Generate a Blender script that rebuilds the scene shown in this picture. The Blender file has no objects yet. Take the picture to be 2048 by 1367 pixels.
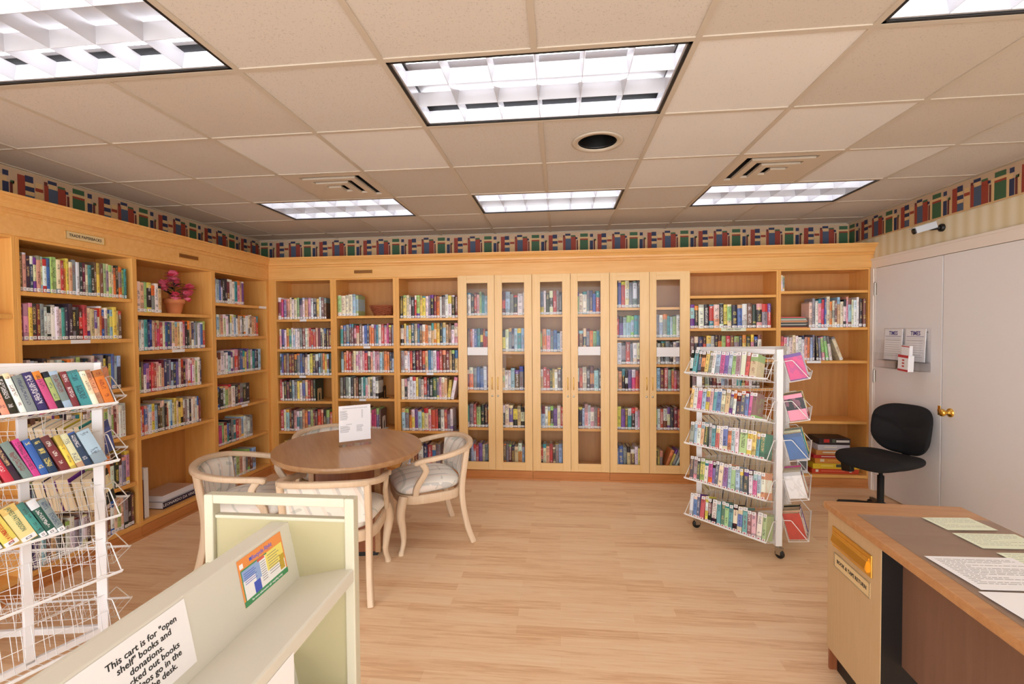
import bpy, math, random
from mathutils import Vector, Matrix
R = random.Random(7)
S = bpy.context.scene
COL = S.collection
PI = math.pi
# ---------------------------------------------------------------- camera
CAM_Z = 1.542
cd = bpy.data.cameras.new('camera'); cam = bpy.data.objects.new('camera', cd); COL.objects.link(cam)
cd.sensor_width = 36; cd.sensor_fit = 'HORIZONTAL'; cd.lens = 923.17 / 2048 * 36; cd.clip_start = .05; cd.clip_end = 60
yaw, pitch, roll = [math.radians(a) for a in (-5.855, -1.396, -0.445)]
fw = Vector((math.sin(yaw) * math.cos(pitch), math.cos(yaw) * math.cos(pitch), math.sin(pitch)))
rt = Vector((math.cos(yaw), -math.sin(yaw), 0)); up = rt.cross(fw)
r2 = rt * math.cos(roll) + up * math.sin(roll); u2 = -rt * math.sin(roll) + up * math.cos(roll)
cam.matrix_world = Matrix(((r2.x, u2.x, -fw.x, 0), (r2.y, u2.y, -fw.y, 0), (r2.z, u2.z, -fw.z, CAM_Z), (0, 0, 0, 1)))
S.camera = cam
# ---------------------------------------------------------------- world, exposure
w = bpy.data.worlds.new('world'); S.world = w; w.use_nodes = True
w.node_tree.nodes['Background'].inputs[0].default_value = (.955, .97, 1.0, 1)
w.node_tree.nodes['Background'].inputs[1].default_value = 4.1
S.view_settings.view_transform = 'Standard'; S.view_settings.look = 'None'
S.view_settings.exposure = 0.36; S.view_settings.gamma = 1; S.view_settings.use_curve_mapping = False
LAMP = 4.4

# ---------------------------------------------------------------- colour helpers
def lin(c):
    return tuple(((x / 255) / 12.92 if x / 255 <= .04045 else ((x / 255 + .055) / 1.055) ** 2.4) for x in c)
MATS = {}
def mat(name, rgb, rough=.5, metal=0., **k):
    if name in MATS: return MATS[name]
    m = bpy.data.materials.new(name); m.use_nodes = True; MATS[name] = m
    b = m.node_tree.nodes['Principled BSDF']
    b.inputs['Base Color'].default_value = (*lin(rgb), 1); b.inputs['Roughness'].default_value = rough; b.inputs['Metallic'].default_value = metal
    if 'spec' in k: b.inputs['Specular IOR Level'].default_value = k['spec']
    if 'emit' in k:
        b.inputs['Emission Color'].default_value = (*k.get('ecol', (1, 1, 1)), 1); b.inputs['Emission Strength'].default_value = k['emit']
    if 'trans' in k:
        b.inputs['Transmission Weight'].default_value = k['trans']; b.inputs['IOR'].default_value = k.get('ior', 1.45)
    return m
class N:
    """small node-tree writer"""
    def __init__(s, m): s.t = m.node_tree; s.b = s.t.nodes['Principled BSDF']
    def n(s, kind, **k):
        x = s.t.nodes.new(kind)
        for a, v in k.items(): setattr(x, a, v)
        return x
    def l(s, a, b): s.t.links.new(a, b)
    def setv(s, sock, v):
        if isinstance(v, bpy.types.NodeSocket): s.l(v, sock)
        else: sock.default_value = v
    def math(s, op, a, b=0., c=None):
        x = s.n('ShaderNodeMath', operation=op); s.setv(x.inputs[0], a); s.setv(x.inputs[1], b)
        if c is not None: s.setv(x.inputs[2], c)
        return x.outputs[0]
    def mix(s, f, a, b):
        x = s.n('ShaderNodeMix', data_type='RGBA'); s.setv(x.inputs[0], f)
        s.setv(x.inputs[6], a if isinstance(a, bpy.types.NodeSocket) else (*a, 1)); s.setv(x.inputs[7], b if isinstance(b, bpy.types.NodeSocket) else (*b, 1))
        return x.outputs[2]
    def coord(s, scale=(1, 1, 1), loc=(0, 0, 0), rot=(0, 0, 0), which='Object'):
        c = s.n('ShaderNodeTexCoord'); m = s.n('ShaderNodeMapping'); m.inputs['Scale'].default_value = scale
        m.inputs['Location'].default_value = loc; m.inputs['Rotation'].default_value = rot
        s.l(c.outputs[which], m.inputs[0]); return m.outputs[0]
    def noise(s, vec, scale=1., detail=3., rough=.5, dist=0.):
        x = s.n('ShaderNodeTexNoise'); s.l(vec, x.inputs['Vector']); x.inputs['Scale'].default_value = scale
        x.inputs['Detail'].default_value = detail; x.inputs['Roughness'].default_value = rough; x.inputs['Distortion'].default_value = dist
        return x.outputs['Fac']
    def ramp(s, f, stops):
        x = s.n('ShaderNodeValToRGB'); s.l(f, x.inputs[0]); e = x.color_ramp.elements
        while len(e) < len(stops): e.new(.5)
        for i, (p, c) in enumerate(stops): e[i].position = p; e[i].color = (*c, 1)
        return x.outputs[0]
    def bump(s, h, strength=.1, dist=.01):
        x = s.n('ShaderNodeBump'); x.inputs['Strength'].default_value = strength; x.inputs['Distance'].default_value = dist
        s.l(h, x.inputs['Height']); s.l(x.outputs[0], s.b.inputs['Normal'])

def wood(name, a, b, axis='z', rough=.35, grain=1., blotch=.35):
    m = mat(name, a, rough); q = N(m)
    sc = {'x': (1.2, 16, 16), 'y': (16, 1.2, 16), 'z': (16, 16, 1.2)}[axis]
    v = q.coord(tuple(t * grain for t in sc))
    f = q.noise(v, 2.2, 5, .6, .6); g = q.noise(q.coord((1.3, 1.3, .8)), 1.6, 3)
    f2 = q.math('ADD', q.math('MULTIPLY', f, 1 - blotch), q.math('MULTIPLY', g, blotch))
    q.l(q.ramp(f2, [(.32, lin(b)), (.66, lin(a))]), q.b.inputs['Base Color'])
    return m
MAPLE = wood('maple_wood', (240, 184, 106), (228, 162, 80))
MAPLE_H = wood('maple_wood_horizontal', (240, 184, 106), (228, 162, 80), 'x')
MAPLE_HY = wood('maple_wood_horizontal_side', (240, 184, 106), (228, 162, 80), 'y')
DOORW = wood('pale_maple', (242, 205, 148), (234, 190, 126))
DOORW_H = wood('pale_maple_rail', (243, 206, 150), (235, 192, 130), 'x')
PLINTH = wood('plinth_wood', (206, 138, 78), (184, 112, 56), 'x')
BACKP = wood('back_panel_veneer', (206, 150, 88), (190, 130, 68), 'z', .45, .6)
DESKT = wood('desk_top_oak', (198, 148, 100), (174, 120, 74), 'x', .3)
TABLEW = wood('table_oak', (190, 150, 110), (166, 120, 80), 'x', .3, .8)
PEDW = wood('dark_oak', (160, 96, 60), (128, 70, 40), 'z', .35)
PICKLE = wood('pickled_wood', (226, 202, 174), (214, 186, 154), 'z', .45)
CREAM = mat('cream_metal', (216, 213, 201), .4)
CREAMP = mat('khaki_cart_panel', (180, 171, 134), .4)
CREAMK = mat('khaki_cream_metal', (202, 197, 176), .4)
WHITE = mat('white_paint_metal', (240, 240, 244), .35)
WIRE = mat('white_wire', (244, 244, 246), .35)
PAPER = mat('white_paper', (244, 243, 246), .7)
PAPERG = mat('green_tinted_paper', (232, 238, 214), .7)
INK = mat('black_ink', (40, 40, 44), .7)
INKG = mat('grey_ink', (120, 120, 128), .7)
PAGES = mat('book_pages', (232, 216, 186), .8)
BRASS = mat('brass', (240, 196, 96), .28, 1.)
STEEL = mat('steel', (190, 186, 178), .3, 1.)
BLACK = mat('black_plastic', (18, 17, 18), .45)
DARK = mat('dark_void', (12, 11, 11), .8)
DOORP = mat('door_paint', (242, 240, 241), .5)
TRIMP = mat('cream_trim_paint', (244, 234, 224), .45)
TBAR = mat('ceiling_grid_metal', (196, 184, 168), .45)
def clear(nm, ior, tint):
    mg = bpy.data.materials.new(nm); mg.use_nodes = True
    q = N(mg); tr = q.n('ShaderNodeBsdfTransparent'); gl = q.n('ShaderNodeBsdfGlossy'); gl.inputs['Roughness'].default_value = .02
    lw = q.n('ShaderNodeLayerWeight'); lw.inputs[0].default_value = .5; fr = q.math('MULTIPLY_ADD', q.math('POWER', lw.outputs['Facing'], 4.), .5, ior); mx = q.n('ShaderNodeMixShader')
    tr.inputs[0].default_value = (*tint, 1)
    q.l(fr, mx.inputs[0]); q.l(tr.outputs[0], mx.inputs[1]); q.l(gl.outputs[0], mx.inputs[2]); q.l(mx.outputs[0], q.t.nodes['Material Output'].inputs[0]); return mg
GLASS = clear('pane_glass', .012, (.97, .975, .975)); ACRYL = clear('clear_acrylic', .03, (.985, .985, .99))
FAB = mat('black_fabric', (16, 16, 20), .8); q = N(FAB); q.bump(q.noise(q.coord((1, 1, 1)), 260, 2), .4, .002)
# louver / lamp
LAMPM = mat('lamp_diffuser', (255, 255, 255), .6, emit=LAMP, ecol=(.94, .96, 1.0))
PANW = mat('reflector_white', (200, 199, 204), .5)
LOUV = mat('louver_white_aluminium', (206, 206, 212), .3, .2)
# floor laminate
FLOOR = mat('floor_laminate', (232, 190, 148), .42); q = N(FLOOR)
br = q.n('ShaderNodeTexBrick'); br.offset = .37; br.inputs['Scale'].default_value = 1.
br.inputs['Brick Width'].default_value = .62; br.inputs['Row Height'].default_value = .072; br.inputs['Mortar Size'].default_value = .0006
br.inputs['Color1'].default_value = (0, 0, 0, 1); br.inputs['Color2'].default_value = (1, 1, 1, 1); br.inputs['Mortar'].default_value = (.3, .3, .3, 1)
q.l(q.coord(), br.inputs['Vector'])
gr = q.noise(q.coord((1.5, 26, 1)), 2.2, 6, .65, .8)
fac = q.math('ADD', q.math('MULTIPLY', br.outputs['Color'], .22), q.math('MULTIPLY', gr, .78))
q.l(q.ramp(fac, [(.26, lin((214, 164, 120))), (.5, lin((240, 204, 164))), (.74, lin((247, 220, 186)))]), q.b.inputs['Base Color'])
# ceiling tile: 3 tints
def tile_mat(name, rgb, sp):
    m = mat(name, rgb, .9); q = N(m); f = q.noise(q.coord(), 150, 2, .7)
    g = q.noise(q.coord(), 1.7, 3)
    base = q.mix(q.math('MULTIPLY', g, .35), lin(rgb), lin(tuple(int(c * .86) for c in rgb)))
    q.l(q.mix(q.math('GREATER_THAN', f, sp), base, lin(tuple(int(c * .87) for c in rgb))), q.b.inputs['Base Color']); return m
TILES = [tile_mat('ceiling_tile_tan', (206, 196, 184), .64), tile_mat('ceiling_tile_beige', (212, 204, 195), .63), tile_mat('ceiling_tile_pale', (228, 223, 218), .66)]
# wallpaper
WALLP = mat('striped_wallpaper', (232, 218, 182), .7); q = N(WALLP)
c = q.n('ShaderNodeTexCoord'); sx = q.n('ShaderNodeSeparateXYZ'); q.l(c.outputs['Object'], sx.inputs[0])
st = q.math('SINE', q.math('MULTIPLY', q.math('ADD', sx.outputs[0], sx.outputs[1]), 62.))
q.l(q.mix(q.math('MULTIPLY_ADD', st, .5, .5), lin((236, 226, 200)), lin((224, 208, 168))), q.b.inputs['Base Color'])
# upholstery
FABC = mat('striped_upholstery', (238, 232, 222), .85); q = N(FABC)
c = q.n('ShaderNodeTexCoord'); sx = q.n('ShaderNodeSeparateXYZ'); q.l(c.outputs['Object'], sx.inputs[0])
nz = q.noise(q.coord((1, 1, 1)), 9, 3)
def stripe(src, freq, ph, th):
    s_ = q.math('SINE', q.math('ADD', q.math('MULTIPLY', src, freq), ph)); return q.math('GREATER_THAN', s_, th)
sl = q.math('ADD', sx.outputs[0], q.math('MULTIPLY', sx.outputs[2], .35))
a1 = q.math('MULTIPLY', stripe(sl, 62, 0, .86), q.math('GREATER_THAN', nz, .42))
a2 = q.math('MULTIPLY', stripe(sl, 62, 1.1, .82), .55)
yz = q.math('ADD', sx.outputs[1], sx.outputs[2])
a3 = q.math('MULTIPLY', stripe(yz, 48, .6, .93), q.math('GREATER_THAN', nz, .5))
k = q.mix(q.math('MULTIPLY', a2, .5), lin((240, 235, 226)), lin((226, 196, 184)))
k = q.mix(q.math('MULTIPLY', a1, .42), k, lin((150, 156, 160))); k = q.mix(q.math('MULTIPLY', a3, .35), k, lin((140, 160, 150)))
q.l(k, q.b.inputs['Base Color'])

# ---------------------------------------------------------------- book cover material (object props or mesh attributes: c1 c2 c3 sd lab)
def cover_mat(name, kind):
    m = mat(name, (200, 200, 200), .38); q = N(m)
    def att(nm):
        a = q.n('ShaderNodeAttribute'); a.attribute_type = kind; a.attribute_name = nm; return a
    c1, c2, c3, sd = att('c1').outputs['Color'], att('c2').outputs['Color'], att('c3').outputs['Color'], att('sd').outputs['Fac']
    lab = att('lab').outputs['Vector']
    if kind == 'OBJECT': v = q.n('ShaderNodeTexCoord').outputs['Object']
    else: v = att('lc').outputs['Vector']
    s_ = q.n('ShaderNodeSeparateXYZ'); q.l(v, s_.inputs[0]); X, Y, Z = s_.outputs
    L = q.n('ShaderNodeSeparateXYZ'); q.l(lab, L.inputs[0])
    ax = q.math('ABSOLUTE', X); spine = q.math('LESS_THAN', Y, .03)
    # two-tone block
    w1 = q.n('ShaderNodeTexWhiteNoise', noise_dimensions='1D'); q.l(sd, w1.inputs['W'])
    w2 = q.n('ShaderNodeTexWhiteNoise', noise_dimensions='1D'); q.l(q.math('ADD', sd, 5.3), w2.inputs['W'])
    top = q.math('GREATER_THAN', Z, q.math('MULTIPLY_ADD', w1.outputs[0], .5, .62))
    bot = q.math('LESS_THAN', Z, q.math('MULTIPLY_ADD', w2.outputs[0], .75, -.33))
    k = q.mix(q.math('MAXIMUM', top, bot), c1, c2)
    # title glyphs, long axis along the spine
    def snap(x, f): return q.math('FLOOR', q.math('MULTIPLY', x, f))
    cb = q.n('ShaderNodeCombineXYZ'); q.l(snap(q.math('ADD', X, .5), 7), cb.inputs[0]); q.l(snap(Z, 62), cb.inputs[1]); q.l(sd, cb.inputs[2])
    wn = q.n('ShaderNodeTexWhiteNoise', noise_dimensions='3D'); q.l(cb.outputs[0], wn.inputs['Vector'])
    gly = q.math('GREATER_THAN', wn.outputs[0], .42)
    cb2 = q.n('ShaderNodeCombineXYZ'); q.l(snap(Z, 7), cb2.inputs[1]); q.l(sd, cb2.inputs[2])
    wb = q.n('ShaderNodeTexWhiteNoise', noise_dimensions='3D'); q.l(cb2.outputs[0], wb.inputs['Vector'])
    blk = q.math('GREATER_THAN', wb.outputs[0], .38)
    msk = q.math('MULTIPLY', q.math('LESS_THAN', ax, q.math('MULTIPLY_ADD', w1.outputs[0], .16, .18)), q.math('MULTIPLY', q.math('GREATER_THAN', Z, .2), q.math('LESS_THAN', Z, .92)))
    gly = q.math('MULTIPLY', q.math('MULTIPLY', gly, blk), q.math('MULTIPLY', msk, spine))
    k = q.mix(q.math('MULTIPLY', gly, .6), k, c3)
    # cover artwork on the boards
    nz = q.n('ShaderNodeTexNoise', noise_dimensions='4D'); q.l(v, nz.inputs['Vector']); q.l(sd, nz.inputs['W']); nz.inputs['Scale'].default_value = 3.5
    art = q.math('MULTIPLY', q.math('GREATER_THAN', nz.outputs['Fac'], .54), q.math('SUBTRACT', 1, spine))
    k = q.mix(q.math('MULTIPLY', art, .25), k, c2)
    # call-number sticker
    dz = q.math('ABSOLUTE', q.math('SUBTRACT', Z, L.outputs[0]))
    stk = q.math('MULTIPLY', q.math('LESS_THAN', dz, L.outputs[1]), q.math('MULTIPLY', spine, q.math('LESS_THAN', ax, .46)))
    k = q.mix(stk, k, lin((248, 247, 250)))
    dot = q.math('MULTIPLY', q.math('LESS_THAN', dz, q.math('MULTIPLY', L.outputs[1], .45)), q.math('LESS_THAN', ax, .2))
    hole = q.math('MULTIPLY', q.math('LESS_THAN', dz, q.math('MULTIPLY', L.outputs[1], .2)), q.math('LESS_THAN', ax, .1))
    k = q.mix(q.math('MULTIPLY', q.math('MULTIPLY', q.math('SUBTRACT', dot, hole), stk), .75), k, lin((60, 60, 80)))
    s2 = q.math('MULTIPLY', q.math('LESS_THAN', Z, L.outputs[2]), q.math('MULTIPLY', spine, q.math('LESS_THAN', ax, .46)))
    k = q.mix(s2, k, lin((246, 244, 246)))
    hrt = q.math('MULTIPLY', q.math('LESS_THAN', q.math('ABSOLUTE', q.math('SUBTRACT', Z, q.math('MULTIPLY', L.outputs[2], .55))), q.math('MULTIPLY', L.outputs[2], .22)), q.math('LESS_THAN', ax, .18))
    k = q.mix(q.math('MULTIPLY', hrt, s2), k, lin((196, 50, 70)))
    q.l(k, q.b.inputs['Base Color']); return m
COVER = cover_mat('book_cover', 'OBJECT'); COVERM = cover_mat('book_cover_row', 'GEOMETRY')

# ---------------------------------------------------------------- mesh builder
class MB:
    def __init__(s): s.v, s.f, s.m, s.sm, s.slots = [], [], [], [], []
    def slot(s, m):
        if m not in s.slots: s.slots.append(m)
        return s.slots.index(m)
    def add(s, vs, fs, m, smooth=False, M=None):
        b = len(s.v); s.v += [tuple(M @ Vector(p)) if M else tuple(p) for p in vs]; k = s.slot(m)
        for f in fs: s.f.append(tuple(b + i for i in f)); s.m.append(k); s.sm.append(smooth)
        return s
    def box(s, x0, y0, z0, x1, y1, z1, m, M=None):
        vs = [(x, y, z) for z in (z0, z1) for y in (y0, y1) for x in (x0, x1)]
        return s.add(vs, [(0, 2, 3, 1), (4, 5, 7, 6), (0, 1, 5, 4), (2, 6, 7, 3), (0, 4, 6, 2), (1, 3, 7, 5)], m, False, M)
    def prism(s, prof, d0, d1, m, M=None, smooth=False):
        """profile in (a,b) extruded along the third axis; vertex = (d, a, b)"""
        n = len(prof); vs = [(d0, a, b) for a, b in prof] + [(d1, a, b) for a, b in prof]
        fs = [(i, (i + 1) % n, n + (i + 1) % n, n + i) for i in range(n)]
        s.add(vs, fs, m, smooth, M); return s.add(vs, [tuple(range(n))[::-1], tuple(range(n, 2 * n))], m, False, M)
    def sweep(s, path, rad, m, seg=8, M=None, closed=False, upv=(0, 0, 1), flat=False):
        """rad: number, or list of (ra, rb) per point; section axes = side, normal"""
        P = [Vector(p) for p in path]; n = len(P); rings = []
        upv = Vector(upv); prev = None
        for i, p in enumerate(P):
            a = P[(i - 1) % n] if closed or i else P[0]; b = P[(i + 1) % n] if closed or i < n - 1 else P[-1]
            t = (b - a); t = t.normalized() if t.length > 1e-9 else Vector((0, 0, 1))
            sd = t.cross(upv)
            if sd.length < 1e-3: sd = prev if prev else t.cross(Vector((1, 0, 0)))
            sd.normalize(); prev = sd; nn = sd.cross(t)
            r = rad[i] if isinstance(rad, list) else rad; ra, rb = r if isinstance(r, tuple) else (r, r)
            if flat:
                ring = [p + sd * x * ra + nn * y * rb for x, y in ((-1, -.72), (-.72, -1), (.72, -1), (1, -.72), (1, .72), (.72, 1), (-.72, 1), (-1, .72))]
            else: ring = [p + sd * ra * math.cos(2 * PI * k / seg) + nn * rb * math.sin(2 * PI * k / seg) for k in range(seg)]
            rings.append(ring)
        sg = len(rings[0]); vs = [x for r in rings for x in r]; fs = []
        for i in range(n if closed else n - 1):
            j = (i + 1) % n
            for k in range(sg): fs.append((i * sg + k, i * sg + (k + 1) % sg, j * sg + (k + 1) % sg, j * sg + k))
        s.add(vs, fs, m, True, M)
        if not closed: s.add(vs[:sg] + vs[-sg:], [tuple(range(sg))[::-1], tuple(range(sg, 2 * sg))], m, False, M)
        return s
    def lathe(s, prof, m, seg=24, M=None, cap=True):
        vs = [(r * math.cos(2 * PI * k / seg), r * math.sin(2 * PI * k / seg), z) for r, z in prof for k in range(seg)]; n = len(prof)
        fs = [(i * seg + k, i * seg + (k + 1) % seg, (i + 1) * seg + (k + 1) % seg, (i + 1) * seg + k) for i in range(n - 1) for k in range(seg)]
        s.add(vs, fs, m, True, M)
        if cap: s.add(vs[:seg] + vs[-seg:], [tuple(range(seg))[::-1], tuple(range(seg, 2 * seg))], m, False, M)
        return s
    def pad(s, size, m, e=.45, nu=28, nv=14, M=None, fn=None):
        def sp(c, e): return math.copysign(abs(c) ** e, c)
        vs = []
        for j in range(nv + 1):
            ph = -PI / 2 + PI * j / nv
            for i in range(nu):
                th = 2 * PI * i / nu
                p = [size[0] * sp(math.cos(ph), .6) * sp(math.cos(th), e), size[1] * sp(math.cos(ph), .6) * sp(math.sin(th), e), size[2] * sp(math.sin(ph), .8)]
                vs.append(fn(p) if fn else p)
        fs = [(j * nu + i, j * nu + (i + 1) % nu, (j + 1) * nu + (i + 1) % nu, (j + 1) * nu + i) for j in range(nv) for i in range(nu)]
        return s.add(vs, fs, m, True, M)
    def mesh(s, name):
        me = bpy.data.meshes.new(name); me.from_pydata(s.v, [], s.f)
        for m in s.slots: me.materials.append(m)
        me.polygons.foreach_set('material_index', s.m); me.polygons.foreach_set('use_smooth', s.sm); me.update(); return me
    def build(s, name, parent=None, bevel=0, M=None):
        o = bpy.data.objects.new(name, s.mesh(name)); COL.objects.link(o)
        if M is not None: o.matrix_world = M
        if parent: o.parent = parent
        if bevel:
            b = o.modifiers.new('bevel', 'BEVEL'); b.width = bevel; b.segments = 2; b.limit_method = 'ANGLE'; b.angle_limit = .7
            b.harden_normals = False
        return o
def tag(o, label=None, cat=None, group=None, kind=None):
    for k_, v_ in (('label', label), ('category', cat), ('group', group), ('kind', kind)):
        if v_: o[k_] = v_
    return o
def empty(name, M, label, cat, group=None):
    o = bpy.data.objects.new(name, None); COL.objects.link(o); o.empty_display_size = .05
    o.matrix_world = M if isinstance(M, Matrix) else Matrix.Translation(M)
    return tag(o, label, cat, group)
def T(x, y, z): return Matrix.Translation((x, y, z))
def RZ(a): return Matrix.Rotation(a, 4, 'Z')
def RX(a): return Matrix.Rotation(a, 4, 'X')
def RY(a): return Matrix.Rotation(a, 4, 'Y')
def frame(o, run, inward, upv=(0, 0, 1)):
    a, b, c_ = Vector(run).normalized(), Vector(inward).normalized(), Vector(upv).normalized()
    return Matrix(((a.x, b.x, c_.x, o[0]), (a.y, b.y, c_.y, o[1]), (a.z, b.z, c_.z, o[2]), (0, 0, 0, 1)))
def smooth_path(pts, n=6):
    P = [Vector(p) for p in pts]; P = [P[0] * 2 - P[1]] + P + [P[-1] * 2 - P[-2]]; out = []
    for i in range(1, len(P) - 2):
        for k_ in range(n):
            t = k_ / n; a, b, c_, d = P[i - 1:i + 3]
            out.append(.5 * ((2 * b) + (c_ - a) * t + (2 * a - 5 * b + 4 * c_ - d) * t * t + (3 * b - a - 3 * c_ + d) * t ** 3))
    return out + [P[-2]]
def text_mesh(name, body, size, m, M, parent, align='CENTER', sp=1., bold=0., sx=1.):
    cu = bpy.data.curves.new(name, 'FONT'); cu.body = body; cu.size = size; cu.align_x = align; cu.align_y = 'CENTER'
    cu.space_line = sp; cu.offset = bold; cu.resolution_u = 2; cu.extrude = .0003
    t = bpy.data.objects.new(name, cu); COL.objects.link(t); bpy.context.view_layer.update()
    me = bpy.data.meshes.new_from_object(t.evaluated_get(bpy.context.evaluated_depsgraph_get()))
    bpy.data.objects.remove(t); bpy.data.curves.remove(cu); me.materials.clear(); me.materials.append(m)
    for v_ in me.vertices: v_.co.x *= sx
    o = bpy.data.objects.new(name, me); COL.objects.link(o); o.matrix_world = M; o.parent = parent
    if parent: o.matrix_parent_inverse = parent_world(parent).inverted()
    return o
def parent_world(o):
    return o.matrix_world if o.parent is None else parent_world(o.parent) @ o.matrix_parent_inverse @ o.matrix_basis
# text lying on a wall plane: X along run, Y up, Z toward the viewer
def face(o, run, upv=(0, 0, 1)):
    a = Vector(run).normalized(); b = Vector(upv).normalized(); c_ = a.cross(b)
    return Matrix(((a.x, b.x, c_.x, o[0]), (a.y, b.y, c_.y, o[1]), (a.z, b.z, c_.z, o[2]), (0, 0, 0, 1)))

# ================================================================ ROOM
XL, XR, YB, ZC = -3.501, 2.978, 5.123, 2.624
Y0 = -2.3
fl = MB().box(XL, Y0, -.04, XR, YB, 0, FLOOR).build('floor'); tag(fl, kind='structure')
for nm, bx in (('wall_back', (XL - .1, YB, 0, XR + .1, YB + .1, ZC + .1)), ('wall_left', (XL - .1, Y0, 0, XL, YB, ZC + .1)), ('wall_right', (XR, Y0, 0, XR + .1, YB, ZC + .1))):
    tag(MB().box(*bx, WALLP).build(nm), kind='structure')
# ceiling grid, 2 ft tiles
T0 = .6096; GX, GY = -.091, 1.805
LIGHTS = [(-1, 0), (-4, -1), (2, -1), (-1, 3), (-4, 3), (2, 3)]        # cell of the first tile, fixtures are two tiles wide
VENTS = [(-3, 2), (2, 2)]
cut = {(i + k_, j) for i, j in LIGHTS for k_ in (0, 1)} | set(VENTS) | {(0, 1)}
PALE = {(-3, 1): 2, (-2, 1): 2, (1, 0): 2, (1, 1): 2, (2, 1): 2, (3, 2): 2, (-4, 2): 1, (-3, 0): 0, (-2, 0): 1, (-1, 1): 1, (1, 2): 2, (-1, 2): 0, (-2, 2): 0, (3, 1): 0, (2, 0): 0, (3, 0): 0, (-4, 1): 0, (-5, 1): 1}
cl = MB()
for i in range(-6, 6):
    for j in range(-7, 6):
        x0, x1 = max(XL, GX + i * T0), min(XR, GX + (i + 1) * T0); y0, y1 = max(Y0, GY + j * T0), min(YB, GY + (j + 1) * T0)
        if x1 <= x0 or y1 <= y0 or (i, j) in cut: continue
        cl.box(x0, y0, ZC, x1, y1, ZC + .015, TILES[PALE.get((i, j), R.choice((0, 1, 1)))])
# tile with the round opening
i, j = 0, 1; cx, cy = GX + .5 * T0 + .01, GY + 1.5 * T0; h = T0 / 2; ring = []
for k_ in range(32):
    a = 2 * PI * k_ / 32; ca, sa = math.cos(a), math.sin(a); s_ = h / max(abs(ca), abs(sa)); ring.append(((cx - .01 + ca * s_, cy + sa * s_, ZC), (cx + .118 * ca, cy + .118 * sa, ZC)))
cl.add([p for r_ in ring for p in r_], [(2 * k_, 2 * k_ + 1, (2 * k_ + 3) % 64, (2 * k_ + 2) % 64) for k_ in range(32)], TILES[1])
for i in range(-5, 6):
    x = GX + i * T0
    ys = [Y0] + [GY + j * T0 for j in range(-6, 6)] + [YB]
    for a, b in zip(ys, ys[1:]):
        jj = round((a - GY) / T0); inside = any(j_ == jj and i == i_ + 1 for i_, j_ in LIGHTS)
        if not inside: cl.box(x - .012, a, ZC - .005, x + .012, b, ZC + .001, TBAR)
for j in range(-6, 6):
    y = GY + j * T0; cl.box(XL, y - .012, ZC - .0048, XR, y + .012, ZC + .001, TBAR)
cl.box(XL, YB - .02, ZC - .006, XR, YB, ZC, TBAR).box(XR - .02, Y0, ZC - .006, XR, YB, ZC, TBAR).box(XL, Y0, ZC - .006, XL + .02, YB, ZC, TBAR)
cl.box(XL - .1, Y0, ZC + .25, XR + .1, YB + .1, ZC + .3, DARK)
tag(cl.build('ceiling'), kind='structure')
# wallpaper border: repeated printed book-like pattern
BC = {'t': mat('border_tan', (214, 180, 132), .7), 'r': mat('border_red', (150, 62, 46), .7), 'n': mat('border_navy', (44, 52, 84), .7), 'g': mat('border_green', (60, 96, 66), .7), 's': mat('border_slate', (74, 88, 112), .7), 'm': mat('border_maroon', (104, 46, 42), .7), 'k': mat('border_taupe', (196, 168, 140), .7)}
PAT = [(0, .02, 't', 0, .80), (.02, .10, 'g', 0, .62), (.02, .10, 'r', .62, .70), (.02, .10, 't', .70, .78), (.022, .098, 'g', .80, .98), (.10, .118, 't', 0, .80), (.118, .15, 'n', 0, .58), (.118, .14, 't', .58, .74),
       (.12, .15, 'n', .78, .95), (.155, .17, 'm', 0, .6), (.15, .175, 'k', .70, .92), (.158, .18, 'g', .56, .66), (.172, .192, 't', 0, .66), (.195, .235, 'r', 0, .93), (.235, .285, 's', 0, .30), (.238, .282, 't', .30, .44), (.235, .285, 'n', .44, .6),
       (.238, .282, 't', .60, .74), (.235, .28, 'n', .74, .96), (.29, .335, 't', 0, .5), (.29, .335, 'r', .5, .62), (.293, .33, 't', .62, .8), (.34, .365, 'r', 0, .80), (.34, .36, 'm', .80, .92), (.365, .42, 's', 0, .72), (.368, .41, 't', .72, .88), (.362, .415, 'n', .88, 1.0), (.42, .47, 'r', 0, .82), (.42, .465, 'g', .82, .9), (.465, .485, 'n', .68, .78), (.476, .49, 'm', 0, .62)]
def border(parent, o, run, length, z0, z1):
    b = MB(); u = Vector(run); n_ = Vector((0, 0, 1)).cross(u) * -1; P_ = .53; H_ = z1 - z0
    def quad(s0, s1, a, c_, m, off):
        s0, s1 = max(0, s0), min(length, s1)
        if s1 <= s0: return
        p = [Vector(o) + u * s_ - n_ * off * -1 + Vector((0, 0, z)) for s_, z in ((s0, a), (s1, a), (s1, c_), (s0, c_))]
        b.add(p, [(0, 1, 2, 3)], m)
    quad(0, length, z0, z1, BC['k'], .0015)
    for r_ in range(-1, int(length / P_) + 2):
        for a0, a1, c_, f0, f1 in PAT: quad(r_ * P_ + a0 * 1.08, r_ * P_ + a1 * 1.08, z0 + H_ * (.05 + f0 * .88), z0 + H_ * (.05 + f1 * .88), BC[c_], .003)
    quad(0, length, z0, z0 + .012, BC['t'], .004)
    return b.build('wallpaper_border', parent)
O = bpy.data.objects
border(O['wall_back'], (XL, YB - .002, 0), (1, 0, 0), XR - XL, 2.395, 2.615)
border(O['wall_right'], (XR - .002, YB, 0), (0, -1, 0), YB - Y0, 2.395, 2.615)
border(O['wall_left'], (XL + .002, Y0, 0), (0, 1, 0), YB - Y0, 2.395, 2.615)
tag(MB().box(XR - .012, Y0, 0, XR, 2.9, .09, TRIMP).build('baseboard_right', bevel=.003), kind='structure')
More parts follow.
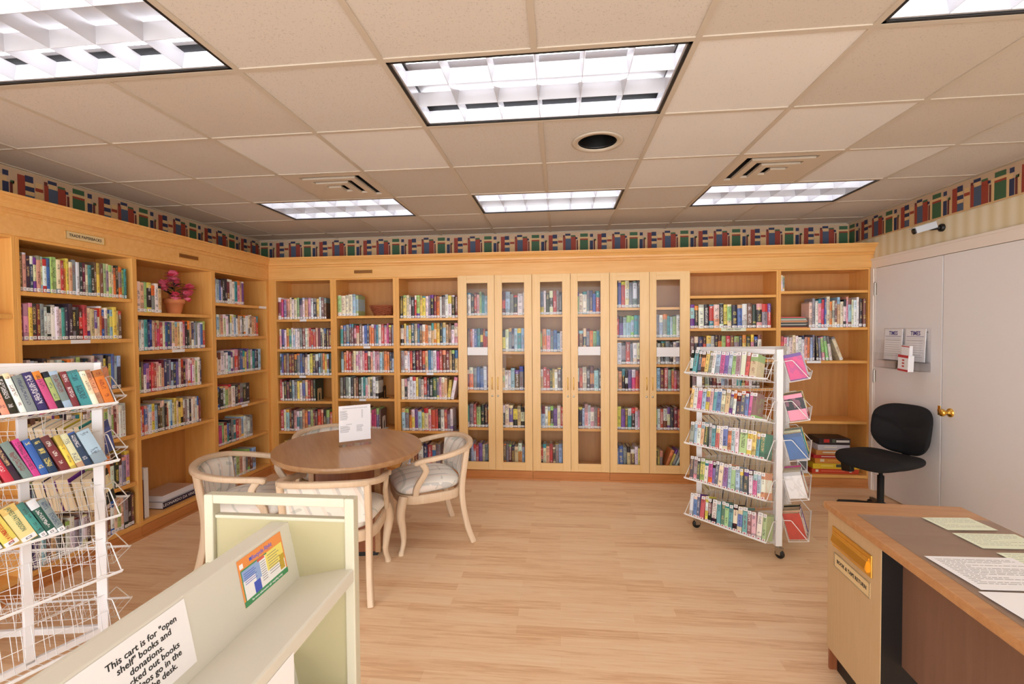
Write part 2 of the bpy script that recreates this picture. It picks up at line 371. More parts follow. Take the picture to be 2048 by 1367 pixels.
tag(MB().box(XR - .012, 4.765, 0, XR, YB, .09, TRIMP).build('baseboard_right_corner', bevel=.003), kind='structure')
# double doors on the right wall
DY0, DYM, DY1, DZ = 3.13, 3.905, 4.672, 2.104
casing = MB()
for a, b in ((DY1, DY1 + .075), (DY0 - .075, DY0)): casing.box(XR - .022, a, 0, XR + .005, b, DZ, TRIMP)
casing.box(XR - .022, DY0 - .075, DZ, XR + .005, DY1 + .075, DZ + .08, TRIMP).box(XR - .03, DY0 - .085, DZ + .075, XR + .005, DY1 + .085, DZ + .095, TRIMP)
casing.box(XR - .0035, DYM - .006, .01, XR - .001, DYM + .006, DZ - .01, DARK)  # dark strip behind the door seam, painting in the shade of the gap
for a, b in ((DY1 + .02, DY1 + .06), ): casing.box(XR - .03, a, 0, XR, b, DZ, TRIMP)
tag(casing.build('trim_1', bevel=.004), kind='structure')
def hinge(parent, y, z):
    h = MB().lathe([(.006, -.06), (.006, .06)], STEEL, 10, T(XR - .026, y, z)); h.box(XR - .024, y - .02, z - .055, XR - .021, y + .02, z + .055, STEEL); h.lathe([(.008, .06), (.003, .066)], STEEL, 10, T(XR - .026, y, z)); return h.build('hinge', parent)
d2 = tag(MB().box(XR - .02, DYM + .0045, .012, XR - .002, DY1 - .003, DZ - .004, DOORP).build('door_1', bevel=.002), kind='structure')
d1 = tag(MB().box(XR - .02, DY0 + .003, .012, XR - .002, DYM - .0045, DZ - .004, DOORP).build('door_2', bevel=.002), kind='structure')
for z in (1.907, 1.09, .25): hinge(d2, DY1, z)
K = T(XR - .02, DYM - .085, .892) @ RY(-PI / 2)
MB().lathe([(.034, 0), (.034, .004), (.026, .012), (.011, .016), (.011, .035), (.022, .043), (.028, .054), (.026, .066), (.015, .073), (.002, .075)], BRASS, 28, K).build('door_knob', d1)
MB().box(XR - .024, DYM + .004, .855, XR - .019, DYM + .03, .93, BRASS).box(XR - .034, DYM - .045, .882, XR - .021, DYM + .02, .902, BRASS).build('door_latch', d1, bevel=.002)

# ---------------------------------------------------------------- ceiling fixtures
FIX = ['recessed ceiling light with clear cell louver nearest the room centre', 'recessed lavender-lit ceiling light cut off by the upper left corner', 'recessed ceiling light cut off by the upper right corner',
       'recessed ceiling light in the far row, in front of the glass cabinets', 'recessed ceiling light in the far row, beside the corner ceiling vent', 'recessed ceiling light in the far row, nearest the white doors']
def fixture(idx, i, j):
    x0, y0 = GX + i * T0 + .014, GY + j * T0 + .014; W_, D_ = 2 * T0 - .028, T0 - .028
    e = empty('ceiling_light', (x0 + W_ / 2, y0 + D_ / 2, ZC), FIX[idx], 'ceiling light', 'recessed ceiling lights')
    f = MB(); a, b = W_ / 2, D_ / 2
    for bx in ((-a, -b, a, -b + .012), (-a, b - .012, a, b), (-a, -b, -a + .012, b), (a - .012, -b, a, b)): f.box(bx[0], bx[1], -.004, bx[2], bx[3], .13, BLACK)
    f.box(-a, -b, .12, a, b, .13, WHITE); f.build('frame', e)
    a -= .012; b -= .012
    MB().add([(-a, -b, .1), (a, -b, .1), (a, b, .1), (-a, b, .1)], [(0, 1, 2, 3)], PANW).build('reflector', e)
    for y in (-b * .64, 0, b * .64):
        if y == 0: continue
        MB().box(-a + .02, y - .045, .078, a - .02, y + .045, .088, LAMPM).build('lamp_tube', e)
    L = MB()
    def blade(p0, p1, ax):
        # V-shaped blade, wide at the top
        prof = [(-.0008, 0), (.0008, 0), (.006, .03), (.012, .062), (-.012, .062), (-.006, .03)]
        if ax == 'x': L.prism(prof, p0[0], p1[0], LOUV, T(0, p0[1], .003))
        else: L.prism(prof, p0[1], p1[1], LOUV, T(p0[0], 0, .003) @ Matrix(((0, 1, 0, 0), (1, 0, 0, 0), (0, 0, 1, 0), (0, 0, 0, 1))))
    for k_ in range(1, 3): y = -b + 2 * b * k_ / 3; blade((-a, y), (a, y), 'x')
    for k_ in range(1, 6): x = -a + 2 * a * k_ / 6; blade((x, -b), (x, b), 'y')
    for y in (-b + .004, b - .004): L.box(-a, y - .004, .003, a, y + .004, .065, LOUV)
    for x in (-a + .004, a - .004): L.box(x - .004, -b, .003, x + .004, b, .065, LOUV)
    L.build('louver', e)
for k_, (i, j) in enumerate(LIGHTS): fixture(k_, i, j)
VM = mat('vent_beige_metal', (206, 192, 174), .45); VDK = mat('vent_throat', (70, 62, 56), .6)
def vent(i, j, label, side):
    """side +1: slots along the near and right edges, -1: near and left"""
    e = empty('ceiling_vent', (GX + (i + .5) * T0, GY + (j + .5) * T0, ZC), label, 'vent', 'square ceiling air vents')
    a = .291; f = MB(); n = 24; c = 2 * a / n; slots = {}
    for u in range(n):
        for v in range(n):
            m, M_ = min(u, v), max(u, v)
            k = 1 if m in (2, 3) and M_ < 20 else 2 if m in (6, 7) and M_ < 18 else 3 if m in (10, 11) and M_ < 16 else 0
            y0 = -a + u * c; x0 = a - (v + 1) * c if side > 0 else -a + v * c
            if k: continue
            f.box(x0, y0, -.003, x0 + c, y0 + c, .012, VM)
    f.build('face_plate', e)
    h = .27; MB().box(-h, -h, .15, h, h, .16, DARK).box(-h, -h, .012, -h + .006, h, .15, VDK).box(h - .006, -h, .012, h, h, .15, VDK).box(-h, -h, .012, h, -h + .006, .15, VDK).box(-h, h - .006, .012, h, h, .15, VDK).build('duct', e)
    for m in (4.3, 7.9, 11.4):
        d = a - m * c; L = MB(); w_ = (a - (20 - m) * c)
        L.add([(d * side, -d, .014), (d * side, .5 * d, .014), ((d - .05) * side, .5 * d, .06), ((d - .05) * side, -d, .06)], [(0, 1, 2, 3)], VM)
        L.build('louver_blade', e)
vent(-3, 2, 'beige stepped-louver ceiling vent beside the light over the left corner', 1)
vent(2, 2, 'dark-mouthed ceiling vent with light in front of it, near the right wall', -1)
e = empty('ceiling_speaker', (cx, cy, ZC), 'open round recessed ceiling can with dark ribbed inside', 'ceiling can')
MB().lathe([(.120, -.001), (.146, -.002), (.146, -.006), (.135, -.009), (.112, -.006), (.110, 0)], TBAR, 40, None, False).build('rim', e)
pr_ = []
for k_ in range(9): pr_ += [(.112 - .001 * k_, .006 + k_ * .012), (.106 - .001 * k_, .012 + k_ * .012)]
MB().lathe(pr_ + [(.001, .115)], BLACK, 40, None, False).build('can', e)

# ================================================================ BOOKCASES
FZ, FT = 2.12, 2.242            # fascia
def bookcase(M, s0, s1, o0, o1, shelves, label, door=False, sh_t=.026, horiz=MAPLE_H):
    e = empty('glass_front_bookcase' if door else 'bookcase', M @ T(s0, 0, 0), label, 'bookcase', 'maple bookcases with glass doors' if door else 'open maple bookcases')
    D = .312; o0 -= s0; o1 -= s0; W_ = s1 - s0 - .001
    MB().box(.0, 0, .0, o0, D, FZ, MAPLE).build('side_panel', e, .0015); MB().box(o1, 0, .0, W_, D, FZ, MAPLE).build('side_panel', e, .0015)
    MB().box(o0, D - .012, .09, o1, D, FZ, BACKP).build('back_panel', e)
    MB().box(o0, 0.002, FZ - .02, o1, D - .012, FZ, MAPLE_H).build('top_panel', e)
    MB().box(o0, .0, .09, o1, D - .012, .12, horiz).build('bottom_shelf', e, .0015)
    for z in shelves: MB().box(o0 + .001, .004 if not door else .03, z - sh_t, o1 - .001, D - .012, z, horiz).build('shelf', e, .0015)
    MB().box(.0, -.004, .0, W_, .012, .088, PLINTH).box(.0, -.018, .0, W_, -.004, .016, PLINTH).build('plinth', e, .002)
    return e
ML = frame((-3.147, 0, 0), (0, 1, 0), (-1, 0, 0)); MBk = frame((0, 4.741, 0), (1, 0, 0), (0, 1, 0))
SH = {}   # shelf z lists, top down
SH['bayA'] = [1.798, 1.505, 1.149, .793, .436]; SH['bayB'] = [1.705, 1.41, 1.087, .762]; SH['bayC'] = [1.823, 1.505, 1.148, .824, .481]
bookcase(ML, .86, 1.63, .90, 1.61, [1.66, 1.3, .95, .6], 'maple bookcase furthest toward the camera on the left wall', horiz=MAPLE_HY)
bookcase(ML, 1.63, 2.391, 1.65, 2.371, [1.66, 1.3, .95, .6], 'maple bookcase with empty upper shelves cut by the left photo edge', horiz=MAPLE_HY)
bookcase(ML, 2.391, 3.148, 2.411, 3.129, SH['bayA'], 'maple bookcase under the trade paperbacks plate on the left wall', horiz=MAPLE_HY)
bookcase(ML, 3.148, 3.937, 3.166, 3.912, SH['bayB'], 'maple bookcase on the left wall holding the pink flower pot', horiz=MAPLE_HY)
bookcase(ML, 3.937, 4.722, 3.958, 4.70, SH['bayC'], 'maple bookcase at the inner end of the left wall, next to the corner', horiz=MAPLE_HY)
SH['L1'] = [1.684, 1.359, 1.074, .794, .463]; SH['L2'] = [1.714, 1.39, 1.105, .826, .498]; SH['L3'] = [1.682, 1.393, 1.106, .821, .487]
SH['GA'] = [1.704, 1.326, .92, .527]; SH['GB'] = [1.705, 1.32, .919, .529]; SH['GC'] = [1.766, 1.463, 1.191, .918, .524]
SH['R1'] = [1.874, 1.55, 1.24, .958, .56]; SH['R2'] = [1.906, 1.55, 1.229, .641]
bookcase(MBk, -3.147, -2.411, -3.062, -2.445, SH['L1'], 'maple bookcase on the back wall directly beside the left corner')
bookcase(MBk, -2.411, -1.717, -2.377, -1.749, SH['L2'], 'maple bookcase on the back wall holding the wicker basket')
bookcase(MBk, -1.717, -1.048, -1.684, -1.054, SH['L3'], 'open maple bookcase on the back wall touching the glass-door cabinets')
SH['H'] = [1.66, 1.3, .95, .6]
def glass_unit(s0, s1, key, label, glass):
    e = bookcase(MBk, s0, s1, s0 + .02, s1 - .02, SH[key], label, True)
    mid = (s0 + s1) / 2
    for k_, (a, b) in enumerate(((s0 + .002, mid - .0015), (mid + .0015, s1 - .002))):
        g0, g1 = glass[k_]; z0, z1, gz0, gz1 = .100, 2.116, .181, 2.036
        d = empty('door', MBk @ T(a, -.02, 0), None, None); d.parent = e; d.matrix_parent_inverse = e.matrix_world.inverted()
        w_ = b - a; g0 -= a; g1 -= a; f = MB()
        f.box(0, 0, z0, g0, .02, z1, DOORW).box(g1, 0, z0, w_, .02, z1, DOORW).box(g0, .0005, z0, g1, .0195, gz0, DOORW_H).box(g0, .0005, gz1, g1, .0195, z1, DOORW_H)
        f.build('door_frame', d, .0012)
        MB().box(g0 + .001, .009, gz0 + .001, g1 - .001, .012, gz1 - .001, GLASS).build('glass_pane', d)
        hx = w_ - .028 if k_ == 0 else .028
        hd = MB().sweep([(hx, 0, 1.062), (hx, -.02, 1.058), (hx, -.022, 1.05), (hx, -.022, .95), (hx, -.02, .942), (hx, 0, .938)], .0038, BRASS, 8, upv=(1, 0, 0)); hd.build('handle', d)
        MB().lathe([(.010, 0), (.010, .004), (.008, .006), (.001, .006)], STEEL, 16, T(hx, 0, .87) @ RX(PI / 2)).build('lock', d)
    return e
glass_unit(-1.048, -.277, 'GA', 'glass-door maple bookcase nearest the round table', ((-.954, -.736), (-.585, -.357)))
glass_unit(-.277, .504, 'GB', 'middle glass-door maple bookcase, with one empty bottom shelf', ((-.193, .031), (.187, .415)))
glass_unit(.504, 1.287, 'GC', 'glass-door maple bookcase with six rows, next to the right wire rack', ((.579, .802), (.963, 1.191)))
bookcase(MBk, 1.287, 2.126, 1.292, 2.105, SH['R1'], 'open maple bookcase behind the right wire rack')
bookcase(MBk, 2.126, 2.965, 2.147, 2.938, SH['R2'], 'open maple bookcase beside the white doors with board games at bottom')
# cornices
def cornice(M, s0, s1, label, m, trim0=0, trim1=0):
    e = empty('cornice', M @ T(s0, 0, 0), label, 'moulding')
    W_ = s1 - s0; MB().box(0, -.012, FZ - .004, W_, .02, FT, m).build('fascia_board', e, .0015)
    prof = [(-.012, FT - .006), (-.022, FT - .002), (-.022, FT + .010), (-.016, FT + .014), (-.016, FT + .020), (-.028, FT + .024), (-.030, FT + .042), (-.040, FT + .060), (-.058, FT + .074), (-.062, FT + .078), (-.062, FT + .084), (-.074, FT + .086), (-.074, FT + .10), (.31, FT + .10), (.31, FT - .006)]
    n = len(prof); vs = [(-trim0 * (a < 0) * a, a, b) for a, b in prof] + [(W_ + trim1 * (a if a < 0 else 0), a, b) for a, b in prof]
    MB().add(vs, [(i, (i + 1) % n, n + (i + 1) % n, n + i) for i in range(n)] + [tuple(range(n))[::-1], tuple(range(n, 2 * n))], m).build('crown', e)
    return e
# mitred at the inner corner
cb = cornice(MBk, -3.147, XR - .002, 'maple cornice with crown moulding along the back wall bookcases', wood('maple_cornice', (240, 188, 118), (228, 166, 90), 'x', .35, .8), 1, 0)
cL = cornice(ML, .86, 4.741, 'maple cornice with crown moulding along the left wall bookcases', wood('maple_cornice_side', (240, 188, 118), (228, 166, 90), 'y', .35, .8), 0, 1)
tag(MB().box(-3.4995, 4.7225, 0, -3.148, 5.12, 2.34, MAPLE).build('trim_2'), kind='structure')

# ---------------------------------------------------------------- plates, labels
GOLDP = mat('cream_gold_plate', (226, 200, 150), .4); BR2 = mat('bronze_plate', (150, 104, 62), .35, .7)
def plate(M, w_, h_, m, name, label, cat, txt=None, ts=.02, tm=INK, grp=None, sx=1., fr=None):
    """M: x run, y up, z out of the wall"""
    o = MB().box(-w_ / 2, -h_ / 2, 0, w_ / 2, h_ / 2, .0025, m).build(name, None, .0006, M); tag(o, label, cat, grp)
    if txt: text_mesh('lettering', txt, ts, tm, M @ T(0, 0, .003), o, sx=sx, bold=.0004)
    if fr:
        f = MB()
        for bx in ((-w_ / 2, -h_ / 2, w_ / 2, -h_ / 2 + .003), (-w_ / 2, h_ / 2 - .003, w_ / 2, h_ / 2), (-w_ / 2, -h_ / 2, -w_ / 2 + .003, h_ / 2), (w_ / 2 - .003, -h_ / 2, w_ / 2, h_ / 2)): f.box(bx[0], bx[1], .0025, bx[2], bx[3], .004, fr)
        f.build('plate_border', o)
    return o
def fl_(y, z, off=.0122): return face((-3.147 + off, y, z), (0, 1, 0))
def fb_(x, z, off=.0122): return face((x, 4.741 - off, z), (1, 0, 0))
plate(fl_(2.785, 2.18), .255, .052, GOLDP, 'name_plate', 'cream plate reading trade paperbacks on the left cornice', 'sign', 'TRADE PAPERBACKS', .026, INK, sx=.88, fr=BRASS)
plate(fl_(3.648, 2.19), .205, .034, BR2, 'name_plate', 'small bronze plate on the left cornice above the flower pot bookcase', 'sign', fr=BRASS)
plate(fb_(-2.066, 2.18), .205, .038, BR2, 'name_plate', 'small bronze plate on the back cornice above the wicker basket bookcase', 'sign', fr=BRASS)
G = 'white shelf edge label cards'
for y, z, w_, lb in ((2.747, 1.492, .125, 'second shelf of the trade paperbacks bookcase'), (3.533, 1.398, .125, 'second shelf of the flower pot bookcase'), (4.643, 1.811, .125, 'top shelf of the corner bookcase, left wall'), (4.326, .814, .09, 'fourth shelf of the corner bookcase, left wall')):
    plate(fl_(y, z, -.0038), w_, .024, PAPER, 'shelf_label', 'white label card on the ' + lb, 'label', grp=G)
for x, z, w_, lb in ((-2.757, 1.671, .075, 'top shelf, back wall bookcase beside the corner'), (-2.775, 1.061, .075, 'third shelf, back wall bookcase beside the corner'), (-2.045, 1.377, .075, 'second shelf under the wicker basket'), (-2.10, .813, .075, 'fourth shelf below the wicker basket'),
                     (-1.358, 1.094, .075, 'third shelf beside the glass cabinets'), (2.499, 1.537, .16, 'second shelf beside the white doors'), (2.454, 1.217, .13, 'third shelf beside the white doors')):
    plate(fb_(x, z, -.0038), w_, .024, PAPER, 'shelf_label', 'white label card on the ' + lb, 'label', grp=G)
plate(fb_(1.707, 1.537, -.0038), .235, .03, PAPERG, 'shelf_label', 'pale green large print label on the shelf behind the wire rack', 'label', 'LARGE PRINT', .022, INKG, grp=G, sx=1.05)
for x0, x1, z0, z1, lb in ((-.951, -.739, 1.291, 1.374, 'leftmost glass door'), (.190, .412, 1.288, 1.375, 'fourth glass door from the left'), (.966, 1.188, 1.272, 1.366, 'rightmost glass door')):
    plate(fb_((x0 + x1) / 2, (z0 + z1) / 2, .0125), x1 - x0, z1 - z0, PAPER, 'paper_strip', 'blank white paper strip on the ' + lb, 'sign', grp='white paper strips on the glass doors')
# ================================================================ BOOKS
PAL = {'w': ((240, 238, 240), 'white'), 'c': ((238, 222, 192), 'cream'), 't': ((212, 176, 130), 'tan'), 'k': ((34, 32, 36), 'black'), 'g': ((134, 134, 140), 'grey'), 'n': ((42, 52, 96), 'navy'),
       'b': ((62, 104, 180), 'blue'), 'l': ((164, 200, 228), 'light blue'), 'q': ((58, 150, 156), 'teal'), 'e': ((30, 92, 66), 'dark green'), 'v': ((158, 200, 118), 'light green'), 'y': ((236, 212, 92), 'yellow'),
       'o': ((232, 128, 56), 'orange'), 'r': ((204, 58, 54), 'red'), 'm': ((112, 36, 46), 'maroon'), 'p': ((230, 158, 178), 'pink'), 'u': ((110, 74, 158), 'purple'), 'h': ((212, 64, 134), 'magenta'),
       'B': ((112, 74, 56), 'brown'), 's': ((232, 168, 134), 'salmon')}
ORD = 'first second third fourth fifth sixth seventh eighth ninth tenth eleventh twelfth thirteenth fourteenth fifteenth sixteenth seventeenth eighteenth nineteenth twentieth'.split()
ORD += ['twenty-' + x for x in ORD[:9]] + ['thirtieth'] + ['thirty-' + x for x in ORD[:9]]
def book_meshes(nm, bt, in_, rnd):
    b = MB(); a = .5 - bt
    prof = [(-.5, 1), (-.5, rnd), (-.3, 0), (0, -rnd * .5), (.3, 0), (.5, rnd), (.5, 1), (a, 1), (a, rnd + .035), (-a, rnd + .035), (-a, 1)]
    n = len(prof); vs = [(x, y, 0) for x, y in prof] + [(x, y, 1) for x, y in prof]
    b.add(vs, [(i, (i + 1) % n, n + (i + 1) % n, n + i) for i in range(n)], COVER)
    for o_ in (0, n):
        for f in ((0, 1, 9, 10), (1, 2, 3, 4, 5, 8, 9), (5, 6, 7, 8)): b.add([vs[o_ + i] for i in f], [tuple(range(len(f)))], COVER)
    b.add([(-a + .002, 1.0, 0.002), (a - .002, 1.0, 0.002)], [], COVER)
    p = MB().box(-a + .005, rnd + .04, in_, a - .005, 1 - in_, 1 - in_, PAGES)
    return b.mesh(nm + '_cover'), p.mesh(nm + '_pages')
HB = book_meshes('hardcover', .07, .02, .03); PB = book_meshes('paperback', .035, .003, .008)
PB[0].materials[0] = COVER
def jit(c_, r_, a=14): return tuple(max(0, min(255, x + r_.uniform(-a, a))) for x in c_)
def style(code, r_, lt=.10):
    base = PAL[code][0]; c1 = tuple(x * (1 - lt) + 250 * lt for x in jit(base, r_))
    c2 = jit(PAL[r_.choice('wcktgnblqyormpusBvwwkkgc')][0], r_) if r_.random() < .6 else tuple(x * .72 + 20 for x in c1)
    lum = sum(c1) / 3
    c3 = r_.choice(((245, 242, 235), (245, 225, 120), (240, 236, 240), (235, 200, 150))) if lum < 125 else r_.choice(((30, 30, 40), (40, 34, 60), (130, 30, 40), (24, 44, 96), (60, 60, 64)))
    return [list(lin(c1)), list(lin(c2)), list(lin(c3)), r_.uniform(0, 90)]
def put_style(o, st, lab):
    o['c1'], o['c2'], o['c3'] = st[0], st[1], st[2]; o['sd'] = st[3]; o['lab'] = list(lab)
def make_book(name, Mw, dims, st, lab, label, cat, group, hard):
    me, pg = HB if hard else PB
    o = bpy.data.objects.new(name, me); COL.objects.link(o); o.matrix_world = Mw @ Matrix.Diagonal((dims[0], dims[1], dims[2], 1))
    put_style(o, st, lab); tag(o, label, cat, group)
    p = bpy.data.objects.new('page_block', pg); COL.objects.link(p); p.parent = o
    return o
Fp = 923.17
def proj(p):
    v_ = Vector(p) - Vector((0, 0, CAM_Z)); d_ = v_.dot(fw); return (1024 + Fp * v_.dot(r2) / d_, 683.5 - Fp * v_.dot(u2) / d_)
QUEUE = []      # every shelved book: (area, name, M, dims, style, lab, label, group, hard)
def row(name, M, s0, s1, z, codes, h0, h1, place, group, vis=1., hard=True, d0=.15, lab=(.065, .045), leans={}, y0=.012, seed=0, thick=None, maxh=9):
    r_ = random.Random(hash_(place) + seed); n = len(codes); rl = r_.choice((0, 0, .008, -.008)); pl = 0
    ws = [r_.uniform(.75, 1.3) for _ in codes]
    for k_, i in enumerate(thick or ()): ws[i] *= 1.7
    t_ = (s1 - s0) / sum(ws); s_ = s0
    for i, cde in enumerate(codes):
        wd = ws[i] * t_; h = min(maxh, r_.uniform(h0, h1)); dp = r_.uniform(d0, d0 + .03); ln = leans.get(i, rl if not leans else 0); s_ += max(0, h * math.sin(pl - ln)) if i else 0; pl = ln; wd0 = wd; wd = wd * math.cos(ln)
        Mw = M @ T(s_ + wd / 2, y0 + r_.uniform(0, .008), z + .0008)
        if ln: Mw = Mw @ T(-wd / 2 if ln < 0 else wd / 2, 0, 0) @ RY(ln) @ T(wd / 2 if ln < 0 else -wd / 2, 0, 0)
        st = style(cde, r_)
        P = [proj(Mw @ Vector(p)) for p in ((-wd / 2, 0, 0), (wd / 2, 0, h))]
        area = abs((P[0][0] - P[1][0]) * (P[0][1] - P[1][1])) * vis
        if P[1][0] < 6: area = 0
        lb = f"{PAL[cde][1]} book, {ORD[i]} from the left, {place}"
        QUEUE.append((area, name, Mw, (wd * .965, dp, h), st, (lab[0] + (lab[1] * .2 * r_.choice((0, 0, 1))), lab[1], 0), lb, group, hard)); s_ += wd0
def hash_(t): return sum((i + 1) * ord(c_) for i, c_ in enumerate(t))
GT, GO = 'trade paperbacks on the left wall shelves', 'library books on the back wall shelves'
A_ = 'trade paperbacks bookcase'; B_ = 'flower pot bookcase'; C_ = 'left wall corner bookcase'
def lrow(*a, **k_): row('trade_paperback', ML, *a, group=GT, hard=False, **k_)
lrow(2.415, 3.095, 1.798, 'BskncscwbvvcroysgwkmcqkByBvgccokgvq', .205, .235, 'top shelf of the ' + A_, d0=.14)
lrow(2.415, 3.05, 1.505, 'mpykmgwwwwwqnkkkrrctucomgvyytB', .20, .235, 'second shelf of the ' + A_, d0=.14)
lrow(2.415, 3.03, 1.149, 'kwbgmktcrwnkBtgwlnmcuwguoyblk', .21, .25, 'third shelf of the ' + A_, vis=.3)
lrow(2.415, 3.06, .793, 'oyBtvkwyowkwlyywwcgvwvwvmcww', .20, .25, 'fourth shelf of the ' + A_, vis=.5)
lrow(2.415, 3.08, .436, 'nlrohplwlwByvvyyBcowkwgp', .20, .25, 'fifth shelf of the ' + A_, vis=.5)
lrow(2.415, 3.11, .12, 'nuwlBtgkwwglwBtcckwBwcvsgkm', .21, .27, 'bottom shelf of the ' + A_, vis=.5)
lrow(3.170, 3.392, 1.705, 'csvkgwt', .20, .235, 'top shelf of the ' + B_)
lrow(3.170, 3.84, 1.41, 'gwwqnbtrhrcbnutstcpkksnlgwbr', .215, .24, 'second shelf of the ' + B_)
lrow(3.170, 3.79, 1.087, 'vBwprrrccsnngknuwmkpwhwcvwn', .215, .245, 'third shelf of the ' + B_)
lrow(3.170, 3.77, .762, 'wrbwwslkBgkrwlcycyyBgwkwcwcm', .20, .245, 'fourth shelf of the ' + B_)
lrow(3.962, 4.37, 1.823, 'wlbwkkmwwqpsu', .215, .235, 'top shelf of the ' + C_)
lrow(3.962, 4.58, 1.505, 'gltscwgwwlwtwkwwcBtsr', .20, .22, 'second shelf of the ' + C_)
lrow(3.962, 4.61, 1.148, 'ccwwwlwgrmbtyuvwqnkl', .20, .235, 'third shelf of the ' + C_)
lrow(3.962, 4.42, .824, 'kkwvtwkmgkk', .19, .225, 'fourth shelf of the ' + C_, d0=.16)
lrow(3.962, 4.46, .481, 'hhvtbkgwrslwwwg', .19, .235, 'fifth shelf of the ' + C_)
lrow(3.962, 4.50, .12, 'lgwkblvtwgmBg', .19, .235, 'bottom shelf of the ' + C_, vis=.5)
def brow(*a, **k_): row('hardcover_book', MBk, *a, group=GO, **k_)
P1_ = 'back wall corner bookcase'; P2_ = 'wicker basket bookcase'
brow(-3.055, -2.50, 1.684, 'mhuscwcvgwtpwkywBB', .215, .24, 'top shelf of the ' + P1_)
brow(-3.045, -2.448, 1.359, 'puwoqwlwwgmwcrrrsmkckBm', .21, .235, 'second shelf of the ' + P1_)
brow(-3.045, -2.448, 1.074, 'kuBgmmkgbncwyBkngoymk', .225, .24, 'third shelf of the ' + P1_)
brow(-3.05, -2.64, .794, 'rwkmklgywbcrmk', .20, .235, 'fourth shelf of the ' + P1_)
brow(-3.05, -2.448, .463, 'rclmkpqgtouvmBrrBgr', .215, .24, 'fifth shelf of the ' + P1_)
brow(-3.05, -2.448, .12, 'kywcgwkctwgBkwcm', .20, .235, 'bottom shelf of the ' + P1_, vis=.12)
brow(-2.37, -2.14, 1.714, 'vcccll', .215, .235, 'top shelf of the ' + P2_)
brow(-2.345, -1.752, 1.39, 'qBgBBpcBwbnoogqcrphmg', .215, .24, 'second shelf of the ' + P2_)
brow(-2.345, -1.752, 1.105, 'lorrmcppwprkswpplgoonl', .205, .235, 'third shelf of the ' + P2_)
brow(-2.36, -1.93, .826, 'gkgwktBkwqpwkww', .215, .235, 'fourth shelf of the ' + P2_)
brow(-2.36, -1.91, .498, 'rmkwtghcnwBrwhhuB', .205, .235, 'fifth shelf of the ' + P2_, vis=.4)
brow(-2.36, -1.9, .12, 'kywcgwkctwgBkwcm', .20, .235, 'bottom shelf of the ' + P2_, vis=.0)
G_ = 'beside the glass cabinets'
brow(-1.678, -1.058, 1.682, 'BycwkrvyywgkmowgwwkB', .215, .245, 'top shelf ' + G_)
brow(-1.678, -1.058, 1.393, 'cslyncqBsoctcykltBwc', .21, .24, 'second shelf ' + G_)
brow(-1.678, -1.058, 1.106, 'gwwrkmmrtblwhrBmtkt', .225, .24, 'third shelf ' + G_)
brow(-1.678, -1.112, .821, 'ckwwwygcrnkegpstyw', .205, .24, 'fourth shelf ' + G_, leans={16: .1, 17: .2}, thick=None)
brow(-1.678, -1.12, .487, 'lgoyulycprrkwrgw', .215, .24, 'fifth shelf ' + G_)
brow(-1.678, -1.26, .12, 'wltmwnrbg', .20, .235, 'bottom shelf ' + G_, vis=.5)
def grow(d_, s0, s1, z, codes, k_, **kw):
    row('hardcover_book', MBk, s0, s1, z, codes, kw.pop('h0', .205), kw.pop('h1', .25), f'{ORD[k_]} row behind the {ORD[d_]} glass door', group=GO, y0=.045, **kw)
GAz = SH['GA'] + [.12]; GBz = SH['GB'] + [.12]; GCz = SH['GC'] + [.12]
for k_, cs in enumerate(('kwkrpvqlg', 'kmrwbqyrrm', 'mogbbwm', 'qgrvkko', 'klwrucgk')): grow(0, -.985, -.71, GAz[k_], cs, k_)
for k_, cs in enumerate(('rlgkww', 'ywgglqlg', 'vwwlBgk', 'kcuytck', 'BgmBtolk')): grow(1, -.60, -.33, GAz[k_], cs, k_)
for k_, cs in enumerate(('kgwkkrgkg', 'vopgblw', 'rtrrkywBk', 'llwykucr', 'vrcsrkglg')): grow(2, -.225, .05, GBz[k_], cs, k_)
for k_, cs in enumerate(('vcwgnbrm', 'rBngovqg', 'wrckolk', 'kklpwwgrm')): grow(3, .165, .44, GBz[k_], cs, k_)
for k_, cs in enumerate(('kbrwgwk', 'rulllqg', 'wwgrgwc', 'tskwuhrp', 'wyuBqkwp', 'lbgtBwy')): grow(4, .56, .83, GCz[k_], cs, k_, h0=.20 if k_ else .25, h1=.236 if k_ else .285)
for k_, cs in ((1, 'lglgqlvw'), (2, 'gwkgkwg'), (3, 'vlmrgrrm'), (4, 'vwrwckmr')): grow(5, .945, 1.215, GCz[k_], cs, k_, h1=.236)
grow(5, .955, 1.04, .12, 'kyg', 5, h0=.19, h1=.21)
row('hardcover_book', MBk, 1.052, 1.17, .12, 'oygw', .20, .22, 'leaning on the bottom row behind the sixth glass door', GO, y0=.045, leans={0: .36, 1: .40, 2: .42, 3: .45})
F_ = 'behind the wire rack'
brow(1.298, 2.065, 1.55, 'lkwkrckyvkbwBkkgr', .225, .245, 'second shelf ' + F_, d0=.17)
brow(1.298, 1.975, 1.24, 'BknrlwkovrBgnykpkw', .225, .245, 'third shelf ' + F_, vis=.25)
brow(1.32, 1.96, .958, 'gnBgkmwlgBwqkrwkB', .20, .235, 'fourth shelf ' + F_, vis=.35)
D_ = 'beside the white doors'
brow(2.152, 2.19, 1.906, 'wg', .13, .16, 'top shelf ' + D_)
brow(2.415, 2.93, 1.55, 'cgwphbctgBtcwplcwwkB', .245, .30, 'second shelf ' + D_)
brow(2.155, 2.60, 1.229, 'rcwwcwwwsolnkgvvc', .215, .25, 'third shelf ' + D_, leans={12: -.05, 13: -.07, 14: -.1, 15: -.12, 16: -.14})
row('hardcover_book', MBk, 2.70, 2.735, 1.229, 'c', .235, .24, 'leaning alone on the third shelf ' + D_, GO, leans={0: -.36})
